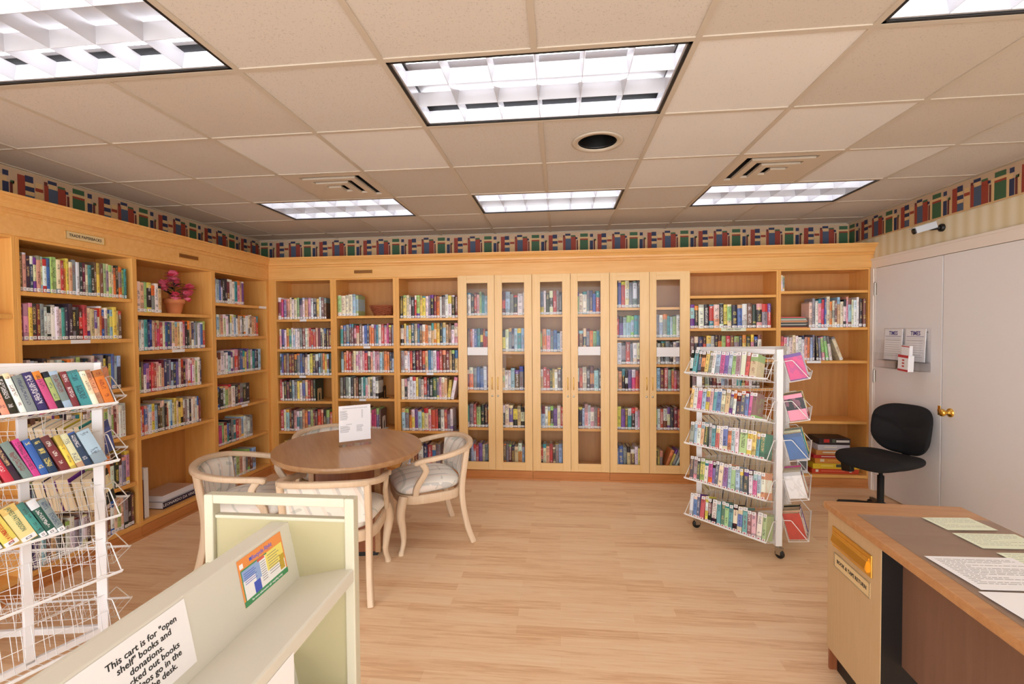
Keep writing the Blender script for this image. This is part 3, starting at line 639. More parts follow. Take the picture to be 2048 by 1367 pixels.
for nm in ('trade_paperback', 'hardcover_book'):
    qs = sorted([x for x in QUEUE if x[1] == nm], key=lambda x: -x[0])
    for x in qs[:300]: make_book(x[1], x[2], x[3], x[4], x[5], x[6], 'book', x[7], x[8])
    rest = qs[300:]
    if not rest: continue
    me_b = [(HB if nm[0] == 'h' else PB)[0], (HB if nm[0] == 'h' else PB)[1]]
    V, Fc, mi, lc, a1_, a2_, a3_, sdv, lbv = [], [], [], [], [], [], [], [], []
    for x in rest:
        Mx = x[2] @ Matrix.Diagonal((*x[3], 1))
        for k_, me in enumerate(me_b):
            b0 = len(V)
            for v_ in me.vertices:
                V.append(tuple(Mx @ v_.co)); lc.extend(v_.co); a1_.extend((*x[4][0], 1)); a2_.extend((*x[4][1], 1)); a3_.extend((*x[4][2], 1)); sdv.append(x[4][3]); lbv.extend(x[5])
            for f in me.polygons: Fc.append(tuple(b0 + i for i in f.vertices)); mi.append(k_)
    me = bpy.data.meshes.new(nm + '_rest'); me.from_pydata(V, [], Fc); me.materials.append(COVERM); me.materials.append(PAGES); me.polygons.foreach_set('material_index', mi)
    for an, ty, dat, fld in (('lc', 'FLOAT_VECTOR', lc, 'vector'), ('c1', 'FLOAT_COLOR', a1_, 'color'), ('c2', 'FLOAT_COLOR', a2_, 'color'), ('c3', 'FLOAT_COLOR', a3_, 'color'), ('sd', 'FLOAT', sdv, 'value'), ('lab', 'FLOAT_VECTOR', lbv, 'vector')):
        at = me.attributes.new(an, ty, 'POINT'); at.data.foreach_set(fld, dat)
    o = bpy.data.objects.new('shelved_' + nm, me); COL.objects.link(o)
    tag(o, 'the remaining smaller or half-hidden books on the ' + ('left wall' if nm[0] == 't' else 'back wall') + ' bookcases', 'books', GT if nm[0] == 't' else GO, 'stuff')

# ================================================================ WIRE RACKS
BW, BD, BH, TILT = .60, .118, .165, .26    # basket run, floor depth, back height, backward tilt
def basket_mesh(div=False):
    b = MB(); ct, sn = math.cos(TILT), math.sin(TILT)
    off = BH * sn + .006          # distance of the back's foot from the panel
    def P(x, y, z): return (x, -(off + y * ct - z * sn), y * sn + z * ct)       # y outward along the floor, z along the back
    for k_ in range(0, 19):       # L-shaped wires
        x = BW * k_ / 18; b.sweep([P(x, 0, BH), P(x, 0, 0), P(x, BD, 0)], .0015, WIRE, 4, upv=(1, 0, 0))
    for z in (BH, BH * .52, .0): b.sweep([P(0, 0, z), P(BW, 0, z)], .0017, WIRE, 5)
    b.sweep([P(-.004, BD, .006), P(BW + .004, BD, .006)], .0042, WIRE, 7)
    b.sweep([P(0, BD * .5, -.002), P(BW, BD * .5, -.002)], .0014, WIRE, 4)
    b.sweep([P(0, BD, .0), P(BW, BD, 0)], .0025, WIRE, 6)
    for x in (0, BW):             # end loops
        b.sweep([P(x, 0, BH * .86), P(x, BD * .40, BH * .84), P(x, BD * .46, BH * .80), P(x, BD * .96, .004)], .0026, WIRE, 6, upv=(1, 0, 0))
        b.sweep([P(x, 0, 0), P(x, BD, 0)], .002, WIRE, 5, upv=(1, 0, 0))
    for x in (.04, BW - .04): b.sweep([P(x, 0, BH), (x, 0, BH * ct + .012), (x, .004, BH * ct - .004)], .002, WIRE, 5, upv=(1, 0, 0))
    return b.mesh('wire_basket')
BASK = basket_mesh()
def panel_mesh(H_, W_):
    b = MB()
    for k_ in range(1, 6): b.sweep([(W_ * k_ / 6, 0, .13), (W_ * k_ / 8, 0, H_ - .03)], .0014, WIRE, 4, upv=(1, 0, 0))
    for z in (.27, .53, .80, 1.06, 1.34): b.sweep([(0, .0, z), (W_, 0, z)], .0016, WIRE, 4)
    return b.mesh('wire_grid')
ZL = [1.185, .915, .655, .39, .115]       # basket floor heights
HR = 1.405
GRID = panel_mesh(HR, .61)
def wire_rack(corners, label, group, mids):
    """corners: footprint, faces run corner k -> k+1 as seen from outside left to right; returns face frames"""
    cx_ = sum(c_[0] for c_ in corners) / 3; cy_ = sum(c_[1] for c_ in corners) / 3
    e = empty('wire_book_rack', (cx_, cy_, 0), label, 'book rack', group); out = []
    inv = e.matrix_world.inverted()
    for c_ in corners:
        d_ = Vector((c_[0] - cx_, c_[1] - cy_, 0)).normalized(); px, py = c_[0] - cx_, c_[1] - cy_
        ang = math.atan2(d_.y, d_.x)
        MB().box(-.028, -.022, .08, .012, .022, HR, WHITE, T(px, py, 0) @ RZ(ang)).build('post', e, .003)
        cs = MB(); Mc = T(px, py, 0) @ RZ(ang + .5)
        cs.lathe([(.006, -.012), (.024, -.012), (.030, -.008), (.030, .008), (.024, .012), (.006, .012)], BLACK, 24, Mc @ T(.012, 0, .030) @ RX(PI / 2))
        cs.box(-.012, -.016, .052, .028, .016, .072, STEEL, Mc).box(-.008, -.017, .026, .024, -.0145, .066, STEEL, Mc).box(-.008, .0145, .026, .024, .017, .066, STEEL, Mc)
        cs.lathe([(.008, .066), (.008, .1)], STEEL, 12, Mc).build('caster', e)
    for k_ in range(3):
        a, b = corners[k_], corners[(k_ + 1) % 3]; run = Vector((b[0] - a[0], b[1] - a[1], 0)); L_ = run.length; run.normalize(); inw = Vector((-run.y, run.x, 0))
        Mf = frame((a[0], a[1], 0), run, inw); Ml = inv @ Mf
        MB().box(.01, -.012, HR - .034, L_ - .01, .012, HR, WHITE, Ml).build('top_rail', e, .002)
        MB().box(.01, -.010, .085, L_ - .01, .010, .115, WHITE, Ml).build('bottom_rail', e, .002)
        for m_ in mids[k_]: MB().box(m_ - .016, -.010, .1, m_ + .016, .012, HR - .03, WHITE, Ml).build('post', e, .002)
        g = bpy.data.objects.new('wire_grid', GRID); COL.objects.link(g); g.parent = e; g.matrix_local = Ml @ Matrix.Diagonal((L_ / .61, 1, 1, 1)) @ T(0, .006, 0)
        for z in ZL:
            g = bpy.data.objects.new('basket', BASK); COL.objects.link(g); g.parent = e; g.matrix_local = Ml @ T((L_ - BW) / 2, -.012, z)
        out.append((Mf, L_))
    return e, out
def rack_row(Mf, L_, zi, codes, s0, s1, place, group, lean=(0, .05), lab=(.93, .055), h=(.163, .178), seed=0, lab2=0, thick=()):
    ct, sn = math.cos(TILT), math.sin(TILT); off = BH * sn + .006 + .012; r_ = random.Random(hash_(place) + seed)
    o0 = (L_ - BW) / 2
    # frame inside the basket: x run, y inward along the floor, z along the back
    Mb = Mf @ Matrix(((1, 0, 0, o0), (0, ct, sn, -off), (0, -sn, ct, ZL[zi] + .002), (0, 0, 0, 1)))
    ws = [r_.uniform(.75, 1.3) * (1.8 if i in thick else 1) for i in range(len(codes))]; t_ = (s1 - s0) / sum(ws); s_ = s0; objs = []; pl = 0
    for i, cde in enumerate(codes):
        wd = ws[i] * t_; hh = r_.uniform(*h); dp = r_.uniform(.100, .108); ln = r_.uniform(*lean); s_ += max(0, hh * math.sin(pl - ln)) if i else 0; pl = ln
        if cde != ' ':
            Mw = Mb @ T(s_, -dp - .004, .002) @ T(wd if ln > 0 else 0, 0, 0) @ RY(ln) @ T(-wd / 2 if ln > 0 else wd / 2, 0, 0)
            objs.append(make_book('pocket_paperback', Mw, (wd * math.cos(ln) * .96, dp, hh), style(cde, r_, .3 if lab2 else .05), (lab[0], lab[1], lab2),
                f"{PAL[cde][1]} paperback, {ORD[i]} from the left, {place}", 'book', group, False))
        s_ += wd
    return objs
a_ = (1.46, 3.244); b_ = (1.067, 3.689); c_ = (1.76, 3.80)
rk, fcs = wire_rack([b_, a_, c_], 'white wheeled wire rack of paperbacks standing before the open bookcases at right', 'white triangular wire book racks', [[], [], []])
GR = 'pocket paperbacks on the wire rack near the white doors'
for zi, cs in enumerate(('wqnoygwlhulvgcrt', 'ywhlupqbctgwknbhB', 'glwskgqrwbolwvwyqe', 'kgkywhunculvlnkwhlw', 'wbnrwmwqevqcbqmpwv')):
    rack_row(fcs[0][0], fcs[0][1], zi, cs, .034, .548 if zi > 1 else .49, f'{ORD[zi]} basket, near face of the right rack', GR, lean=(-.07, .01) if zi in (0, 1) else (-.12, -.04), lab=(.93, .062), lab2=.085, thick={2: (13,), 0: (15,)}.get(zi, ()))
for zi, cs in enumerate(('hllwcwcw', 'kgwwcwyw', 'bwcwgqveyw', 'wwrwcwhh', 'rwwcwruu')):
    rack_row(fcs[1][0], fcs[1][1], zi, cs, .03, (.20, .22, .26, .22, .2)[zi], f'{ORD[zi]} basket, door-side face of right rack', GR, lean=(.0, .03), seed=3)
for zi, cs in enumerate(('', '', 'wcBtgwkcwtcwB', 'cwtgkcwBtcwgc', 'twcBgwctkwcBt')):
    if cs: rack_row(fcs[2][0], fcs[2][1], zi, cs, .03, .56, f'{ORD[zi]} basket, far face of right rack', GR, seed=5)
# left rack
p1 = Vector((-2.224, 2.019)); dv = Vector((-.3346, -.9424)); p3 = p1 + dv * .61; nn_ = Vector((-.9424, .3346)); pc = p1 + dv * .305 + nn_ * .52
rk2, fl2 = wire_rack([tuple(p3), tuple(p1), tuple(pc)], 'white wire paperback rack cut by the left photo edge, lower baskets empty', 'white triangular wire book racks', [[.336], [], []])
GL_ = 'pocket paperbacks on the left wire rack'
rack_row(fl2[0][0], fl2[0][1], 0, 'upsykskwgnhvgmqcso', .05, .57, 'first basket of the left rack', GL_, lean=(-.24, -.18), lab=(.5, 0), thick=(3, 14, 17))
rack_row(fl2[0][0], fl2[0][1], 1, 'krwkkrkghbnmycnl', .065, .53, 'second basket of the left rack', GL_, lean=(-.34, -.26), lab=(.5, 0), thick=(2, 15))
ob = rack_row(fl2[0][0], fl2[0][1], 2, 'kgkkgyyqeg', .085, .40, 'third basket of the left rack', GL_, lean=(-.38, -.32), lab=(.075, .06), thick=(5, 6))
for zi, cs in enumerate(('scoByktcw', 'btsrcklwc', 'cBtwk')): rack_row(fl2[1][0], fl2[1][1], zi, cs, .05, .32, f'{ORD[zi]} basket, wall-side face of left rack', GL_, lean=(-.05, .05), seed=9)
for o, ln_, cc in ((ob[5], ('JAMES PATTERSON', 'PRIVATE'), (206, 70, 40)), (ob[6], ('JAMES PATTERSON', ''), (60, 110, 90))):
    o['c1'] = list(lin((238, 222, 110) if o is ob[5] else (240, 228, 160))); o['c2'] = list(lin((232, 200, 120))); o['c3'] = o['c1']; o['sd'] = 11.
    tm = mat('spine_lettering_%d' % cc[0], cc, .5)
    MW = o.matrix_world
    ex, ez = (MW.to_3x3() @ Vector((1, 0, 0))), (MW.to_3x3() @ Vector((0, 0, 1)))
    for t_, z_ in zip(ln_, (.62, .25)):
        if t_: text_mesh('spine_lettering', t_, ex.length * .44, tm, face(MW @ Vector((0, -.02, z_)), -ez, ex), o, sx=.62 if len(t_) > 9 else .8)
    for v_ in [x for x in o.children if x.name.startswith('spine')]: v_['label'] = 'author and title lettering'
# ================================================================ ROUND TABLE
TC = (-1.484, 3.115); TA = math.atan2(-.829, .5595); TZ = .742
Mt = T(TC[0], TC[1], 0) @ RZ(TA)
t = empty('round_table', Mt, 'oval-looking oak laminate pedestal table between the four armchairs', 'table')
def ell(rx, ry, prof, m, seg=72):
    b = MB(); vs = [((rx + dr) * math.cos(2 * PI * k_ / seg), (ry + dr) * math.sin(2 * PI * k_ / seg), z) for dr, z in prof for k_ in range(seg)]; n = len(prof)
    b.add(vs, [(i * seg + k_, i * seg + (k_ + 1) % seg, (i + 1) * seg + (k_ + 1) % seg, (i + 1) * seg + k_) for i in range(n - 1) for k_ in range(seg)], m, True)
    b.add(vs[:seg] + vs[-seg:], [tuple(range(seg))[::-1], tuple(range(seg, 2 * seg))], m); return b
ell(.585, .495, [(-.004, TZ - .032), (0, TZ - .028), (0, TZ - .004), (-.004, TZ)], TABLEW).build('tabletop', t)
Mi = RZ(-TA + .18)
MB().box(-.22, -.12, .03, .22, .12, TZ - .033, PEDW, Mi).box(-.236, -.136, .03, -.20, -.10, TZ - .033, TABLEW, Mi).box(.20, -.136, .03, .236, -.10, TZ - .033, TABLEW, Mi).box(.20, .10, .03, .236, .136, TZ - .033, TABLEW, Mi).box(-.236, .10, .03, -.20, .136, TZ - .033, TABLEW, Mi).build('pedestal', t, .002)
MB().box(-.21, -.115, 0, .21, .115, .03, BLACK, Mi).build('plinth', t)
# acrylic sign on the table
Ms = frame((-1.44, 3.118, TZ + .0008), (.812, .583, 0), (-.583, .812, 0))
sg = empty('sign_holder', Ms, 'clear acrylic stand holding a white price list sheet on the round table', 'sign holder')
MB().box(-.11, -.002, .0, .11, .0, .285, ACRYL).box(-.11, .0035, .0, .11, .0055, .285, ACRYL).box(-.11, -.035, 0, .11, .045, .003, ACRYL).build('acrylic_stand', sg)
pp = MB().box(-.108, .0005, .032, .108, .003, .282, PAPER).build('paper_sheet', sg)
ink = MB()
ink.box(-.085, -.0003, .262, .085, .0004, .264, INKG)
def lines(b, x0, x1, z1, n, dz, r_, m, hgt=.0022, y=-.0003, rag=.3):
    for k_ in range(n):
        z = z1 - k_ * dz; b.box(x0, y, z, x1 - (x1 - x0) * r_.uniform(0, rag), y + .0006, z + hgt, m)
lines(ink, -.1, -.045, .245, 9, .0075, R, INKG); lines(ink, .045, .055, .245, 8, .0075, R, INKG, rag=0)
lines(ink, -.06, -.02, .150, 1, .01, R, INKG); lines(ink, -.1, -.03, .138, 6, .008, R, INKG); lines(ink, .01, .06, .138, 6, .008, R, INKG)
ink.build('printed_text', sg)
# ================================================================ BARREL CHAIRS
def barrel_chair(M, label):
    """local: x right, y forward, origin on the floor under the seat centre"""
    e = empty('barrel_armchair', M, label, 'chair', 'pickled wood armchairs around the round table')
    P = PICKLE
    rail = smooth_path([(.268, .145, .628), (.272, .09, .640), (.286, -.03, .655), (.282, -.15, .674), (.232, -.255, .694), (.13, -.312, .706), (0, -.330, .710), (-.13, -.312, .706), (-.232, -.255, .694), (-.282, -.15, .674), (-.286, -.03, .655), (-.272, .09, .640), (-.268, .145, .628)], 5)
    n = len(rail); rad = [(.021, .016) for _ in rail]
    for k_ in (0, 1, 2, n - 1, n - 2, n - 3): rad[k_] = (.026, .017)
    rad[0] = rad[-1] = (.018, .012)
    MB().sweep(rail, rad, P, flat=True).build('arm_rail', e, .004)
    for s in (-1, 1):
        ap = smooth_path([(s * .262, .135, .40), (s * .262, .125, .46), (s * .268, .075, .54), (s * .274, .065, .58), (s * .272, .095, .63)], 5)
        MB().sweep(ap, [(.013, .021)] * len(ap), P, flat=True, upv=(0, 1, 0)).build('arm_support', e, .003)
        # cabriole front leg
        fp = smooth_path([(s * .235, .215, .40), (s * .246, .232, .34), (s * .250, .238, .27), (s * .238, .222, .17), (s * .232, .216, .09), (s * .240, .228, .035), (s * .244, .236, .012), (s * .244, .236, .0)], 4)
        rr = [.033, .034, .031, .024, .0185, .0165, .021, .0215]; fr_ = []
        for i in range(len(fp)):
            t_ = i / (len(fp) - 1) * 7; a = int(min(6, t_)); fr_.append((rr[a] + (rr[a + 1] - rr[a]) * (t_ - a),) * 2)
        MB().sweep(fp, fr_, P, 10, upv=(0, 1, 0)).build('leg', e)
        # rear sabre leg + back post in one
        rp = smooth_path([(s * .262, -.285, .0), (s * .247, -.245, .12), (s * .238, -.215, .28), (s * .238, -.21, .42), (s * .240, -.228, .56), (s * .243, -.246, .690)], 5)
        MB().sweep(rp, [(.017, .021)] * len(rp), P, flat=True, upv=(0, 1, 0)).build('leg', e, .003)
    # seat rail
    sr = [(.255 * math.copysign(abs(math.cos(a)) ** .55, math.cos(a)), (.235 if math.sin(a) > 0 else .225) * math.copysign(abs(math.sin(a)) ** .62, math.sin(a)), .368) for a in [2 * PI * k_ / 40 for k_ in range(40)]]
    MB().sweep(sr, [(.014, .032)] * 40, P, closed=True, flat=True).build('seat_rail', e, .003)
    def sf(p):
        x, y, z = p; return (x * (1 + .10 * (y / .25)), y + .012, z + .438 + (.014 * (1 - (x / .26) ** 2 - (y / .26) ** 2) if z > 0 else 0))
    MB().pad((.245, .243, .058), FABC, .5, 40, 14, None, sf).build('seat', e)
    # upholstered curved back
    b = MB(); nu, nv = 16, 8; vs = []
    for side in (0, 1):
        for j in range(nv + 1):
            z = .455 + (.702 - .455) * j / nv
            for i in range(nu + 1):
                a = -1 + 2 * i / nu; x = a * (.218 + .012 * j / nv); y = -.205 - .022 * j / nv - .085 * (1 - a * a) * (.55 + .45 * j / nv); bulge = .030 * (1 - a ** 4) * (1 - (2 * j / nv - 1) ** 4)
                vs.append((x, y + (.010 + bulge if side == 0 else -.010 - bulge * .25), z - .03 * a * a * (j / nv)))
    m_ = (nu + 1) * (nv + 1); f = []
    for side in (0, 1):
        for j in range(nv):
            for i in range(nu):
                q_ = [side * m_ + j * (nu + 1) + i, side * m_ + j * (nu + 1) + i + 1, side * m_ + (j + 1) * (nu + 1) + i + 1, side * m_ + (j + 1) * (nu + 1) + i]
                f.append(tuple(q_[::-1] if side == 0 else q_))
    for j in range(nv):
        for i, d_ in ((0, 0), (nu, 1)):
            a, c_ = j * (nu + 1) + i, (j + 1) * (nu + 1) + i; f.append((a, c_, c_ + m_, a + m_) if d_ == 0 else (c_, a, a + m_, c_ + m_))
    for i in range(nu):
        a = i; f.append((a, a + m_, a + 1 + m_, a + 1)); a = nv * (nu + 1) + i; f.append((a + 1, a + 1 + m_, a + m_, a))
    b.add(vs, f, FABC, True).build('backrest', e)
    return e
def chair_at(cx_, cy_, fx, fy, label): return barrel_chair(T(cx_, cy_, 0) @ RZ(math.atan2(-fx, fy)), label)
chair_at(-1.012, 3.385, -.865, -.502, 'pale wood armchair with cream striped seat nearest the glass cabinets')
chair_at(-1.36, 2.70, -.15, .989, 'pale wood armchair seen from behind, just beyond the cream book cart')
chair_at(-2.02, 2.86, .93, .30, 'pale wood armchair on the flower pot bookcase side of the table')
chair_at(-1.86, 3.62, .55, -.83, 'pale wood armchair mostly hidden behind the table, near the wicker basket bookcase')

# ================================================================ BOOK CART
ct = empty('book_cart', (-.748, .64, 0), 'cream metal book cart with sloped shelves and a handle slot, in front of the chairs', 'book cart')
ox, oy = .748, -.64
def end_panel(y, name):
    b = MB(); x0, x1, z0, z1 = -.211, .211, .12, 1.106; y -= .64
    b.box(x0, y, z0, x0 + .026, y + .030, z1, CREAMK).box(x1 - .026, y, z0, x1, y + .030, z1, CREAMK).box(x0 + .026, y, z1 - .024, x1 - .026, y + .030, z1, CREAMK)
    b.box(x0 + .026, y + .010, z0, x1 - .026, y + .024, 1.046, CREAMP)
    b.box(x0 + .026, y + .006, 1.04, x1 - .026, y + .028, 1.05, CREAMK).box(x0 + .026, y, z0, x1 - .026, y + .03, z0 + .03, CREAMK)
    return b.build(name, ct, .003)
end_panel(1.145, 'end_panel'); end_panel(.11, 'end_panel')
yA, yB = .14 - .64, 1.155 - .64
for z, nm in ((1.036, 'ridge'),):
    prof = [(-.0235, z), (.0235, z), (.054, z - .150), (-.054, z - .150)]
    Mp = Matrix(((0, 1, 0, 0), (1, 0, 0, 0), (0, 0, 1, 0), (0, 0, 0, 1)))
    MB().prism(prof, yA, yB, CREAM, Mp).build('divider_ridge', ct, .003)
def sl_shelf(zi, zo, name):
    for s in (1, -1):
        prof = [(s * .02, zi - .018), (s * .052, zi), (s * .203, zo), (s * .209, zo - .002), (s * .209, zo - .034), (s * .200, zo - .034), (s * .198, zo - .014)]
        if s < 0: prof = prof[::-1]
        MB().prism(prof, yA, yB, CREAM, Mp).build(name, ct, .002)
sl_shelf(.888, .922, 'shelf'); sl_shelf(.555, .600, 'shelf'); sl_shelf(.222, .262, 'shelf')
for z in (.70, .37): MB().prism([(-.0235, z), (.0235, z), (.05, z - .13), (-.05, z - .13)], yA, yB, CREAM, Mp).build('divider_ridge', ct, .003)
for x in (-.17, .17):
    for y in (-.5, .5):
        c_ = MB(); c_.lathe([(.008, -.014), (.05, -.014), (.056, -.008), (.056, .008), (.05, .014), (.008, .014)], BLACK, 26, T(x, y, .057) @ RX(PI / 2)); c_.box(x - .02, y - .02, .1, x + .02, y + .02, .122, STEEL); c_.build('caster', ct)
# papers on the cart
nrm = Vector((.15, 0, .0305)).normalized()
def cart_pt(y, t_): return Vector((-.748 + .0235 + .0305 * t_, y, 1.036 - .150 * t_))       # on the sloped ridge face, t 0..1 downwards
def cart_frame(y0, y1, t0, t1):
    a = cart_pt(y0, t1) + nrm * .0008; return a, (y1 - y0), (cart_pt(y0, t0) - cart_pt(y0, t1)).length
upv = (cart_pt(0, 0) - cart_pt(0, 1)).normalized()
o_, W_, H_ = cart_frame(.952, 1.114, .05, .74)
Mf = face(o_, (0, 1, 0), upv)
cdm = {k_: mat('handbill_' + k_, v_, .5) for k_, v_ in {'orange': (238, 150, 80), 'green': (70, 150, 100), 'blue': (150, 176, 226), 'deepblue': (72, 92, 200), 'yellow': (240, 226, 120), 'gold': (200, 168, 60), 'white': (244, 244, 248), 'violet': (150, 120, 190), 'red': (220, 100, 90)}.items()}
hb = tag(MB().box(0, 0, 0, W_, H_, .0006, cdm['orange']).build('handbill', None, 0, Mf), 'orange and green recycling handbill on the ridge of the cream cart', 'poster')
b = MB(); u_, v_ = W_, H_
def pn(x0, y0, x1, y1, c_, z=.0008): b.box(x0 * u_, y0 * v_, .0006, x1 * u_, y1 * v_, z, cdm[c_])
pn(0, 0, 1, .12, 'green'); pn(.04, .12, .97, .76, 'white'); pn(.04, .52, .42, .74, 'blue', .0009); pn(.56, .36, .97, .76, 'yellow', .0009); pn(.04, .74, .60, .77, 'green', .001); pn(.03, .12, .045, .76, 'green', .001); pn(.24, .12, .38, .36, 'deepblue', .001); pn(.30, .36, .42, .52, 'blue', .001); pn(.84, .16, .95, .38, 'gold', .001); pn(.86, .38, .97, .50, 'gold', .001); pn(.38, .70, .54, .76, 'red', .0012); pn(.24, .84, .29, .91, 'deepblue', .001); pn(.03, .80, .1, .9, 'white', .001)
for k_ in range(6): b.box(.08 * u_, (.66 - k_ * .045) * v_, .0009, (.30 + .03 * (k_ % 2)) * u_, (.672 - k_ * .045) * v_, .0012, cdm['deepblue'])
for k_ in range(9): b.box(.43 * u_, (.64 - k_ * .05) * v_, .0009, .54 * u_, (.652 - k_ * .05) * v_, .0012, INKG)
for k_ in range(8): b.box(.6 * u_, (.68 - k_ * .06) * v_, .0009, (.82 + .05 * (k_ % 2)) * u_, (.692 - k_ * .06) * v_, .0012, INKG)
b.build('printed_panels', hb)
text_mesh('title_lettering', 'Recycle Right', .0135, cdm['violet'], Mf @ T(W_ * .52, H_ * .87, .001), hb, bold=.0004)
text_mesh('footer_lettering', 'for more information call  recycling today', .0068, cdm['white'], Mf @ T(W_ * .5, H_ * .06, .001), hb)
o_, W_, H_ = cart_frame(.53, .808, .03, .84)
Mf = face(o_, (0, 1, 0), upv)
pp = tag(MB().box(0, 0, 0, W_, H_, .0005, PAPER).build('notice_sheet', None, 0, Mf), 'white typed notice about open shelf books taped on the cream cart ridge', 'notice')
text_mesh('lettering', 'This cart is for "open\nshelf" books and\ndonations.\nChecked out books\nand videos go in the\nslot in the desk.', .0158, INK, Mf @ T(W_ - .012 - .080, H_ * .5, .0008), pp, sp=.98, bold=.0002)
o2_ = (-.5382, .60, .690)
Mf = face(o2_, (0, 1, 0)); pp = tag(MB().box(0, 0, 0, .268, .207, .0005, PAPER).build('notice_sheet', None, 0, Mf), 'white sheet hanging from the outer shelf lip of the cream cart', 'notice')

# ================================================================ DESK
da = math.radians(3.12); Md = T(1.19, 2.215, 0) @ RZ(-da)       # local: x to the right, y toward the viewer is negative
dk = empty('desk', Md, 'oak-topped return desk with brass book slot at the right edge of the photo', 'desk')
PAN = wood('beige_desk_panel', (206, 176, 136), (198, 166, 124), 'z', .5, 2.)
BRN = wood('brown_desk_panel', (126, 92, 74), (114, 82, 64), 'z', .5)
MB().box(0, -1.75, .728, .552, 0, .76, DESKT).build('desktop', dk, .006)
MB().box(.014, -.395, .10, .53, -.015, .728, PAN).build('pedestal', dk, .002)
MB().box(.05, -.37, 0, .5, -.03, .10, BLACK).build('plinth', dk)
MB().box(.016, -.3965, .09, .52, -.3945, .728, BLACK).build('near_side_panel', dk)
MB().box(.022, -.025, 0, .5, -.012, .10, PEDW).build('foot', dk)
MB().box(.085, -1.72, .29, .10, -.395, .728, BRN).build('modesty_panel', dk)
MB().box(.014, -1.74, .10, .53, -1.40, .728, PAN).build('pedestal', dk, .002)
# brass mail slot and plate (on the pedestal's outer side, x = .014)
Mfc = face((.0138, -.0, 0), (0, -1, 0))
sl = MB().box(.062, .585, 0, .345, .672, .006, BRASS, Mfc); sl.build('brass_slot_plate', dk, .003)
MB().prism([(.598, .006), (.598, .010), (.612, .020), (.640, .012), (.645, .006)], .078, .325, BRASS, Mfc).build('slot_flap', dk)
MB().box(.078, .648, .006, .33, .656, .0085, BRASS, Mfc).build('slot_hinge', dk)
Mw = Md @ Mfc
pl = plate(Mw @ T(.205, .530, 0), .255, .062, GOLDP, 'return_sign', 'framed cream sign reading book and tape return under the brass slot', 'sign', 'BOOK & TAPE RETURN', .022, INK, sx=.93, fr=STEEL)
GLS = mat('desk_glass', (150, 150, 150), .08, trans=0.); GLS.node_tree.nodes['Principled BSDF'].inputs['Alpha'].default_value = .22
tag(MB().box(.055, -1.6, .7602, .54, -.16, .7642, GLS).build('desk_glass_sheet', None, .001, Md), 'clear grey protective glass sheet lying on the desktop', 'glass sheet')
def sheet(corner, wv, hv, m, label, z=.7646, text=None, grp=None):
    x, y = corner; run = Vector((wv[0], wv[1], 0)); L_ = run.length; up_ = Vector((hv[0], hv[1], 0)); H_ = up_.length
    M_ = face((x, y, z), run, up_)
    p = tag(MB().box(0, 0, 0, L_, H_, .0005, m).build('paper_sheet', None, 0, M_), label, 'paper', 'paper sheets on the desk')
    if text:
        b = MB(); r_ = random.Random(5)
        for k_ in range(text[0]):
            zz = H_ * (.9 - .78 * k_ / text[0]); x0 = L_ * .07
            while x0 < L_ * .9:
                wl = r_.uniform(.008, .03) * text[2]; b.box(x0, zz, .0005, min(x0 + wl, L_ * .93), zz + text[1], .0008, INK if m is PAPER else INKG); x0 += wl + .004
                if r_.random() < .05: break
        b.build('printed_text', p)
    return p
sheet((1.480, 1.915), (.186, .008), (-.010, .118), PAPERG, 'pale green note on the desk furthest from the camera', text=(8, .0009, 1), z=.7646)
sheet((1.478, 1.765), (.222, .01), (-.004, .122), PAPERG, 'pale green note on the desk, middle one of the green notes', text=(8, .0009, 1))
sheet((1.50, 1.612), (.222, .01), (-.006, .122), PAPERG, 'pale green note on the desk, partly cut by the right photo edge', text=(8, .0009, 1), z=.7645)
sheet((1.238, 1.482), (.28, .008), (-.008, .205), PAPER, 'white densely typed sheet on the desk glass', text=(17, .0013, 1), z=.7652)
sheet((1.225, 1.27), (.28, .008), (-.004, .200), PAPER, 'blank white sheet on the desk nearest the camera', z=.7656)

# ================================================================ OFFICE CHAIR
fc = Vector((-.92, -.39, 0)); fa = math.atan2(-fc.x, fc.y)
Mo = T(2.60, 4.02, 0) @ RZ(fa)          # local y = forward
oc = empty('office_chair', Mo, 'black fabric armless swivel chair in front of the white doors', 'chair')
b = MB()
b.lathe([(.035, .075), (.035, .12), (.024, .125), (.024, .34), (.014, .345), (.014, .42)], BLACK, 20); b.build('gas_column', oc)
for k_ in range(5):
    a = 2 * PI * k_ / 5 + .5
    Ma = RZ(a)
    MB().sweep([(.03, 0, .095), (.15, 0, .085), (.285, 0, .062)], [(.024, .016), (.019, .013), (.014, .010)], BLACK, flat=True, M=Ma).build('base_arm', oc)
    MB().lathe([(.004, -.020), (.024, -.020), (.027, -.012), (.027, .012), (.024, .020), (.004, .020)], BLACK, 18, Ma @ T(.285, 0, .0275) @ RZ(.6) @ RX(PI / 2)).box(.277, -.006, .03, .293, .006, .065, BLACK, Ma).build('caster', oc)
MB().box(-.07, -.10, .42, .07, .09, .445, BLACK).build('seat_mechanism', oc, .006)
MB().sweep([(0, -.08, .43), (0, -.25, .435), (0, -.30, .50), (0, -.285, .62)], [(.028, .006)] * 4, BLACK, flat=True, upv=(0, 0, 1)).build('back_bracket', oc)
MB().box(.13, .05, .345, .215, .10, .43, BLACK, RY(.12)).build('lever_paddle', oc, .01)
def seatf(p):
    x, y, z = p; w_ = 1 + .10 * (y / .25); d_ = (x / .25) ** 2; zz = z
    if z > 0: zz = z * (.72 + .28 * d_) - .012 * max(0, 1 - d_) * (1 if y < .12 else .4)
    return (x * w_, y, zz + .485 - .045 * max(0, (y - .12) / .14) ** 2 + .018 * (1 if y < -.15 else 0) * 0)
MB().pad((.255, .262, .055), FAB, .62, 48, 18, None, seatf).build('seat', oc)
